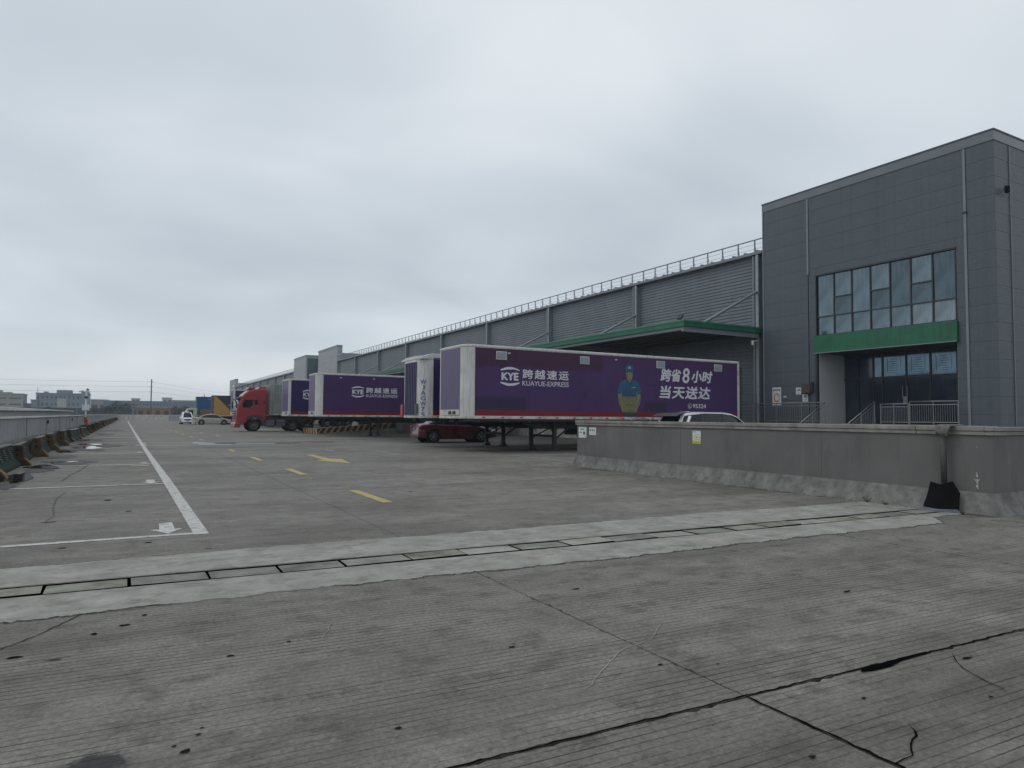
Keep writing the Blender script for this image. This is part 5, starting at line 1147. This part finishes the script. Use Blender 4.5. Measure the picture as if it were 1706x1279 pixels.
# ------------------------------------------------------------------ tractors
def tractor(label, x, y, mat, high=True, rear=True, k=1.0):
    """nose points to -X; x,y is the front near corner"""
    t_ = thing('tractor_unit', label, 'truck', (x, y, 0)); Wd = 2.5
    top = 3.62 if high else 2.9
    if high: prof = [(.10, .55), (.02, .75), (.05, 1.35), (.10, 1.95), (.38, 2.75), (.62, 3.15), (1.05, 3.50), (1.7, 3.62), (2.45, 3.66), (2.50, 1.05), (2.15, 1.05)]
    else: prof = [(.10, .5), (.03, .75), (.08, 1.4), (.35, 2.3), (.6, 2.5), (2.2, 2.55), (2.2, 1.0), (1.9, 1.0)]
    wx, wr = (1.50, .52) if high else (1.3, .42)
    ar = [(wx + (wr + .14) * math.cos(a), wr + (wr + .14) * math.sin(a)) for a in [math.radians(20 + 14 * i) for i in range(11)]]
    ar = [p for p in ar if p[1] > .55]
    body = prof[:-1] + ar
    MB().prism(body, 'y', .04, Wd - .04).obj('cab_body', mat, t_, bevel=.09, seg=3)
    if high:
        # windscreen, visor, side glass, fairing humps, trim
        MB().add([(.085, .22, 1.98), (.085, Wd - .22, 1.98), (.335, Wd - .26, 2.70), (.335, .26, 2.70)], [(0, 1, 2, 3)]).obj('windscreen', glass('pale_windscreen', (.35, .45, .48), .5, .12), t_).location = (-.012, 0, 0)
        MB().prism([(.10, 2.66), (-.02, 2.60), (.05, 2.78), (.5, 2.98), (.52, 2.88)], 'y', .1, Wd - .1).obj('sun_visor', PLAST, t_)
        MB().prism([(.60, 2.02), (.55, 2.28), (.70, 2.66), (1.38, 2.70), (1.38, 2.22), (1.1, 2.04)], 'y', .03, Wd - .03).obj('side_window', CARGL, t_)
        MB().prism([(1.48, 2.25), (1.48, 2.68), (1.72, 2.68), (1.80, 2.3)], 'y', .031, Wd - .031).obj('quarter_window', CARGL, t_)
        MB().box(2.18, 2.38, .025, .04, 2.3, 2.62).obj('sleeper_vent', PLAST, t_)
        sm = MB()
        pth = [(.50, 1.3), (.5, 2.0), (.62, 2.74), (1.0, 3.05), (1.62, 3.08), (1.95, 2.25), (1.8, 2.0), (1.0, 1.9)]
        for a, b_ in zip(pth, pth[1:]): sm.bar((a[0], .036, a[1]), (b_[0], .036, b_[1]), .02, .022)
        sm.obj('door_seam', BLACK, t_)
        for a, b_ in ((.95, 1.55), (1.75, 2.45)): MB().prism([(a, 3.55), (a + .1, 3.78), (b_, 3.84 if a > 1.5 else 3.76), (b_, 3.55)], 'y', .35, Wd - .35).obj('roof_fairing', mat, t_, bevel=.05)
        MB().box(1.2, 1.42, .02, .04, 1.95, 2.0).obj('door_handle', PLAST, t_)
    else:
        MB().add([(.07, .2, 1.45), (.07, Wd - .2, 1.45), (.33, Wd - .22, 2.22), (.33, .22, 2.22)], [(0, 1, 2, 3)]).obj('windscreen', CARGL, t_).location = (-.02, 0, 0)
        MB().prism([(.6, 1.5), (.6, 2.2), (1.45, 2.25), (1.45, 1.5)], 'y', .03, Wd - .03).obj('side_window', CARGL, t_)
    for s, yy in ((-1, -.16), (1, Wd + .02)): MB().box(-.02, .10, yy, yy + .14, 1.95 if high else 1.4, 2.55 if high else 1.9).obj('mirror', PLAST, t_, bevel=.03)
    gr_ = MB()
    for k_ in range(4): gr_.box(-.02, .04, .5, Wd - .5, 1.05 + k_ * .2, 1.15 + k_ * .2)
    gr_.obj('grille', PLAST, t_)
    MB().box(-.06, .42, .0, Wd, .34, .74).obj('bumper', mat, t_, bevel=.06); 
    for yy in (.08, Wd - .5): MB().box(-.075, .0, yy, yy + .42, .52, .70).obj('headlight', LAMPW, t_, bevel=.02)
    MB().box(-.07, -.055, 1.0, 1.5, .42, .56).obj('number_plate', HAZY, t_)
    for yy, s in ((.19, -1), (Wd - .19, 1)): wheel(t_, wx, yy, wr, .28, True, s)
    L_ = 6.2 if high else 5.2
    MB().box(1.0, L_, .75, .9, .72, .98).box(1.0, L_, Wd - .9, Wd - .75, .72, .98).obj('frame_rail', CHAS, t_)
    MB().prism([(2.15, 1.05), (2.5, 1.05), (2.55, 1.25), (3.3, 1.22), (3.3, .98), (2.15, .9)], 'y', .05, Wd - .05).obj('rear_fender', CHAS, t_)
    for k_ in range(2 if high else 1):
        MB().box(2.45 + k_ * .85, 3.2 + k_ * .85, .04, .62, .42, 1.0).obj('fuel_tank', simple('tank_alloy', (.12, .13, .14), .5, .4, dirt=.4), t_, bevel=.07, seg=2)
        MB().box(2.45 + k_ * .85, 3.2 + k_ * .85, Wd - .62, Wd - .04, .42, 1.0).obj('battery_box', CHAS, t_, bevel=.03)
    for xx in ((4.65, 5.95) if high else (4.6,)):
        for yy, s in ((.17, -1), (Wd - .17, 1)): wheel(t_, xx, yy, wr, .30, True, s)
        for yy in (.0, Wd - .42):
            MB().prism([(xx - .58, .75), (xx - .42, 1.06), (xx, 1.16), (xx + .42, 1.06), (xx + .58, .75), (xx + .52, .75), (xx + .38, 1.01), (xx, 1.10), (xx - .38, 1.01), (xx - .52, .75)], 'y', yy, yy + .42).obj('mudguard', CHAS, t_)
    if high:
        for ya, yb in ((.025, .042), (Wd - .042, Wd - .025)):
            arc_ = [math.radians(-5 + 13 * i) for i in range(12)]; A = [(wx + (wr + .14) * math.cos(a), wr + (wr + .14) * math.sin(a)) for a in arc_]; B = [(min(2.5, wx + (wr + .42) * math.cos(a)), wr + (wr + .36) * math.sin(a)) for a in arc_]
            fm = MB()
            for i in range(11): fm.prism([A[i], A[i + 1], B[i + 1], B[i]], 'y', ya, yb)
            fm.obj('fender', simple('dark_blue_grey_plastic', (.03, .04, .055), .6), t_)
    if high: MB().box(4.3, 5.9, .7, Wd - .7, 1.0, 1.22).obj('fifth_wheel', CHAS, t_)
    return t_
TR1 = tractor('red high-roof tractor unit facing left, coupled to the grey container', 6.75, 57.3, RED)
TR1.location = (7.55, 60.8, 0)
sc_ = tractor('small pale cab in front of the blue box trailer', 7.0, 114.2, simple('cream_white_cab', (.42, .45, .35), .5), high=False); sc_.scale = (.78, .9, .92)
t_ = thing('concrete_block', 'pale grey concrete block standing left of the beige sedan', 'block', (7.3, 104, 0)); MB().box(0, .9, 0, 1.0, 0, 1.0).obj('block_body', WHITED, t_, bevel=.05); MB().box(.42, .48, -.02, 0, 0, 1.25).obj('groove', DARK, t_)

# ------------------------------------------------------------------ hazard-striped ramp wall
rw2 = thing('ramp_wall', 'low concrete ramp wall with slanting yellow and black stripes beside the trailers', 'ramp wall', (11.9, 50.4, 0))
MB().prism([(0, 0), (14.2, 0), (14.2, 1.2), (6.0, .92), (0, .46)], 'y', 0, .3).obj('wall_body', CAPC, rw2); MB().prism([(.3, 0), (6, 0), (6, .42), (.3, .40)], 'y', .0, .0).v
MB().box(0, .25, .3, 5.0, 0, .42).obj('return_wall', CAPC, rw2)
MB().box(-.1, 6.0, -.12, -.004, 0, .06).obj('foot_kerb', CAPC, rw2)
def topz(x): return .46 + .46 * x / 6.0
hb = MB().prism([(0, .08), (6.0, .50), (6.0, topz(6) - .01), (0, topz(0) - .01)], 'y', -.004, -.0005).obj('stripe_ground', HAZB, rw2)
hm = []
for k in range(13):
    a = -.1 + k * .48; z0 = .08 + .42 * max(a, 0) / 6; z1 = topz(a) - .012
    if a + .5 > 6: break
    MB().add([(max(a, 0), -.008, z0), (a + .22, -.008, z0 + .015), (a + .46, -.008, topz(a + .46) - .012), (max(a, 0) + .24, -.008, topz(a + .24) - .012)], [(0, 1, 2, 3)]).obj('stripe', HAZY, rw2)
MB().box(-.004, -.0005, .0, 5.0, .02, .42).obj('stripe_ground', HAZB, rw2)
for k in range(6): MB().add([(-.008, .1 + k * .8, .03), (-.008, .5 + k * .8, .03), (-.008, .75 + k * .8, .41), (-.008, .35 + k * .8, .41)], [(0, 1, 2, 3)]).obj('stripe', HAZY, rw2)
# ------------------------------------------------------------------ far surroundings
BG1 = simple('blue_grey_render', (.20, .235, .27), .8, var=.1, scale=.1); BG2 = simple('pale_brown_render', (.30, .29, .27), .8, var=.12, scale=.1); BG3 = simple('light_far_wall', (.40, .40, .37), .8, var=.08, scale=.1); BG4 = simple('steel_blue_cladding', (.16, .20, .235), .7, var=.1, scale=.1); BWIN = simple('far_window', (.06, .08, .10), .3, var=.2, scale=1)
def far_block(label, x, y, w, d, h, mat, rows_, cols_, wz=1.4, ww=1.2, extra=None, name='factory_building', z0=2.0, zs=3.6):
    t_ = thing(name, label, 'building', (x, y, 0)); MB().box(0, w, 0, d, 0, h).obj('wall', mat, t_)
    MB().box(-.3, w + .3, -.3, d, h, h + .5).obj('parapet', mat, t_)
    me = MB().box(0, ww, -.12, 0, 0, wz).mesh('window', BWIN)
    for r in range(rows_):
        for c in range(cols_): link('window', me, t_, (w * (c + .5) / cols_ - ww / 2, 0, z0 + r * zs))
    return t_
b = far_block('dark blue-grey office building with stepped roof and pale central panel, left of the camera mast', -40.9, 400, 21.8, 14, 10.8, BG1, 3, 12, 1.5, .8, z0=1.6, zs=3.4)
MB().box(8.3, 14.5, -.4, 8, 10.9, 12.8).obj('raised_parapet', BG1, b); MB().box(8.6, 12.4, -.35, -.1, 4.2, 8.6).obj('pale_panel', BG3, b); MB().box(18.5, 21.9, -.5, 6, 0, 12.2).obj('side_bay', BG1, b); MB().box(2.8, 4.6, 2, 5, 11.3, 12).obj('roof_cabin', BG1, b); MB().cyl((.5, 1, 11), (.5, 1, 14), .12, n=5).obj('mast', STEEL, b)
b = far_block('brownish flat-roofed block at the left edge of the view', -64, 400, 18, 14, 10.2, BG2, 3, 3, .7, 4.6, z0=2.2, zs=2.9)
MB().box(-2, 9, 1, 8, 10.3, 12.2).obj('roof_storey', BG2, b); MB().box(9.5, 13, 1, 8, 10.3, 11.3).obj('roof_storey', BG2, b)
far_block('low blue-grey link building between the brown block and the stepped office', -47.5, 404, 7, 10, 5.6, BG4, 1, 3, 1, 1.2)
far_block('small dark shed beside the stepped office building', -42.6, 398, 2.6, 8, 7.4, BG4, 1, 1, 1, 1)
far_block('cream warehouse with dark strip windows, right of the camera mast', -18.8, 410, 7.5, 20, 8.2, BG3, 1, 2, 2.2, 2.6, z0=3.6)
b = far_block('long low blue-grey factory with a row of small dark windows', -12.6, 400, 62, 20, 7.6, BG4, 2, 40, .9, .7, z0=3.4, zs=2.3)
far_block('pale rooftop house on the long factory', 14.5, 420, 4.5, 8, 10.0, BG3, 1, 2, 1, 1.1, z0=8.2); far_block('long pale roof hall behind the long factory', 19, 430, 50, 10, 8.9, BG3, 0, 0); far_block('small roof hut on the left part of the long factory', -.5, 421, 4, 6, 9.3, BG3, 1, 2, .5, .9, z0=8.4)
# low roofs just beyond the left fence
lr = thing('low_roof_shed', 'pale low shed roof showing above the left fence', 'shed', (-14, 48, 0))
MB().box(0, 9.5, 0, 20, 0, 1.62).obj('wall', SHEET, lr); MB().prism([(-.2, 1.55), (9.7, 1.55), (9.7, 1.62), (4.7, 1.9), (-.2, 1.62)], 'y', -.3, 20.3).obj('roof', WHITED, lr)
# boundary bank of hedge and dark wall
hw = thing('boundary_wall', 'long dark blue-green wall at the foot of the far factories', 'wall', (-120, 330, 0))
MB().box(0, 200, 0, .4, 0, 3.6).obj('wall_body', simple('dark_blue_green_sheet', (.045, .065, .075), .8, var=.3, scale=.15), hw)
for k in range(40): MB().box(k * 5 + .1, k * 5 + .25, -.1, 0, 0, 3.7).obj('post', BG1, hw)
for lab, x, y, w, h in (('orange-brown open shed beside the far wall, below the long factory', 1.6, 318, 12.5, 4.0), ('orange-brown shed at the far left beside the dark wall', -56, 330, 8, 4.6)):
    t_ = thing('orange_shed', lab, 'shed', (x, y, 0)); MB().box(0, w, 0, 5, 0, h - .5).obj('wall', ORANGE, t_); MB().prism([(-.3, h - .5), (5.3, h - .5), (5.3, h - .2), (-.3, h)], 'x', -.4, w + .4).obj('roof', ORANGE, t_)
    for k in range(4): MB().box(w * (k + .2) / 4, w * (k + .75) / 4, -.1, 0, .3, h - 1.3).obj('bay_opening', simple('shed_dark', (.06, .05, .045), .9), t_)
# trees
LEAF = simple('tree_leaf', (.035, .055, .03), .75, var=.5, scale=.6); LEAF2 = simple('reddish_tree_leaf', (.09, .04, .035), .75, var=.4, scale=.6); BARK = simple('bark', (.07, .055, .04), .9)
def crown_mesh(seed, mat, rx=2.4, rz_=1.7, n=520):
    r_ = random.Random(seed); m = MB(); cl_ = [(r_.uniform(-rx, rx) * .6, r_.uniform(-1, 1) * rx * .5, r_.uniform(-.7, .7) * rz_, r_.uniform(.35, .65)) for _ in range(9)]
    for i in range(n):
        cx, cy, cz, s = cl_[i % 9]; a = r_.uniform(0, 6.28); b_ = math.acos(r_.uniform(-1, 1)); rr_ = s * rx * r_.uniform(.5, 1) 
        p = Vector((cx + rr_ * math.sin(b_) * math.cos(a), cy + rr_ * math.sin(b_) * math.sin(a), cz + rr_ * math.cos(b_) * .8)); u = Vector((r_.uniform(-1, 1), r_.uniform(-1, 1), r_.uniform(-1, 1))).normalized() * r_.uniform(.12, .26); w = u.orthogonal().normalized() * u.length * .7
        m.add([p - u, p + w, p + u, p - w], [(0, 1, 2, 3)])
    return m.mesh('crown', mat)
cms = [crown_mesh(s, LEAF) for s in (1, 2, 3)]; cmr = crown_mesh(4, LEAF2)
tk = MB().cyl((0, 0, 0), (.1, 0, 2.6), .16, .09, 7).cyl((.1, 0, 2.2), (.8, .2, 3.3), .07, .03, 6).cyl((.1, 0, 2.2), (-.6, -.2, 3.2), .07, .03, 6).mesh('trunk', BARK)
r_ = random.Random(33)
for i, (x, y, s, red) in enumerate([(-9.5, 300, .95, 0), (-6.8, 300, 1.15, 0), (-4.4, 301, 1.35, 0), (-1.6, 299, 1.25, 0), (-12.5, 302, .8, 0), (15.6, 298, 1.0, 0), (19, 300, 1.05, 0), (22.5, 300, .95, 0), (26, 301, .9, 0), (-49.5, 300, 1.0, 0), (-46.8, 300, .9, 0), (-53.5, 300, 1.1, 1), (-43, 302, .8, 0), (-38, 303, .75, 0), (-33, 303, .8, 0), (-28, 302, .85, 0), (-22, 303, .8, 0)]):
    lab = 'red-leaved tree at the far left before the dark wall' if red else ('green tree in the dark clump beyond the far end wall, left of the orange shed' if -13 < x < 0 else 'green tree right of the orange shed, before the long factory' if x > 0 else 'green tree beyond the left fence, before the stepped office building')
    t_ = thing('tree', lab, 'tree', (x, y, 0), r_.uniform(0, 6), None if red else 'far trees' + (' by the long factory' if x > 0 else ' in the clump' if x > -13 else ' at the left'))
    t_.scale = (s, s, s * .95); link('trunk', tk, t_); c = link('crown', cmr if red else cms[i % 3], t_, (0, 0, 2.9))
# power line
def pole(x, y, h, lab):
    t_ = thing('power_pole', lab, 'pole', (x, y, 0)); MB().cyl((0, 0, 0), (0, 0, h), .26, .18, 8).obj('pole', simple('weathered_pole', (.10, .10, .10), .8), t_)
    for dz in (1.0, 3.0, 5.0): MB().box(-.9, .9, -.06, .06, h - dz - .1, h - dz).obj('cross_arm', STEEL, t_)
    return t_
pole(6.3, 300, 15.0, 'tall thin power pole beyond the far end wall'); pole(60, 470, 15.5, 'power pole hidden behind the warehouses'); pole(-120, 300, 15.5, 'power pole beyond the left edge')
pole(32, 380, 11.6, 'short pole on the horizon left of the blue trailer')
WIRE = simple('aluminium_wire', (.16, .17, .18), .6)
for i, z in enumerate((13.9, 12.1, 10.0)):
    for lab, A, B in (('left', Vector((-120, 300, z + .4)), Vector((6.3, 300, z))), ('right', Vector((6.3, 300, z)), Vector((60, 470, z + .5)))):
        m = MB(); n = 14; P = [A.lerp(B, k / n) - Vector((0, 0, 6.0 * (.25 - (k / n - .5) ** 2) * (.5 if lab == 'left' else .3))) for k in range(n + 1)]
        for a, b_ in zip(P, P[1:]): m.cyl(a, b_, .03, n=4, caps=False)
        w = m.obj('overhead_wire', WIRE); tag(w, '%s overhead wire on the %s side of the tall power pole' % (('highest', 'middle', 'lowest')[i], lab), 'wire', 'overhead wires of the power line')
# ------------------------------------------------------------------ air
hm_ = bpy.data.materials.new('thin_haze'); hm_.use_nodes = True; ht = hm_.node_tree; ht.nodes.clear()
hv = ht.nodes.new('ShaderNodeVolumePrincipled'); hv.inputs['Color'].default_value = (.80, .87, .95, 1); hv.inputs['Density'].default_value = .00042; hv.inputs['Anisotropy'].default_value = 0
hout = ht.nodes.new('ShaderNodeOutputMaterial'); ht.links.new(hv.outputs[0], hout.inputs['Volume'])
hz_o = MB().box(-910, 910, -310, 1310, -1.3, 18).obj('haze', hm_); tag(hz_o, kind='stuff')
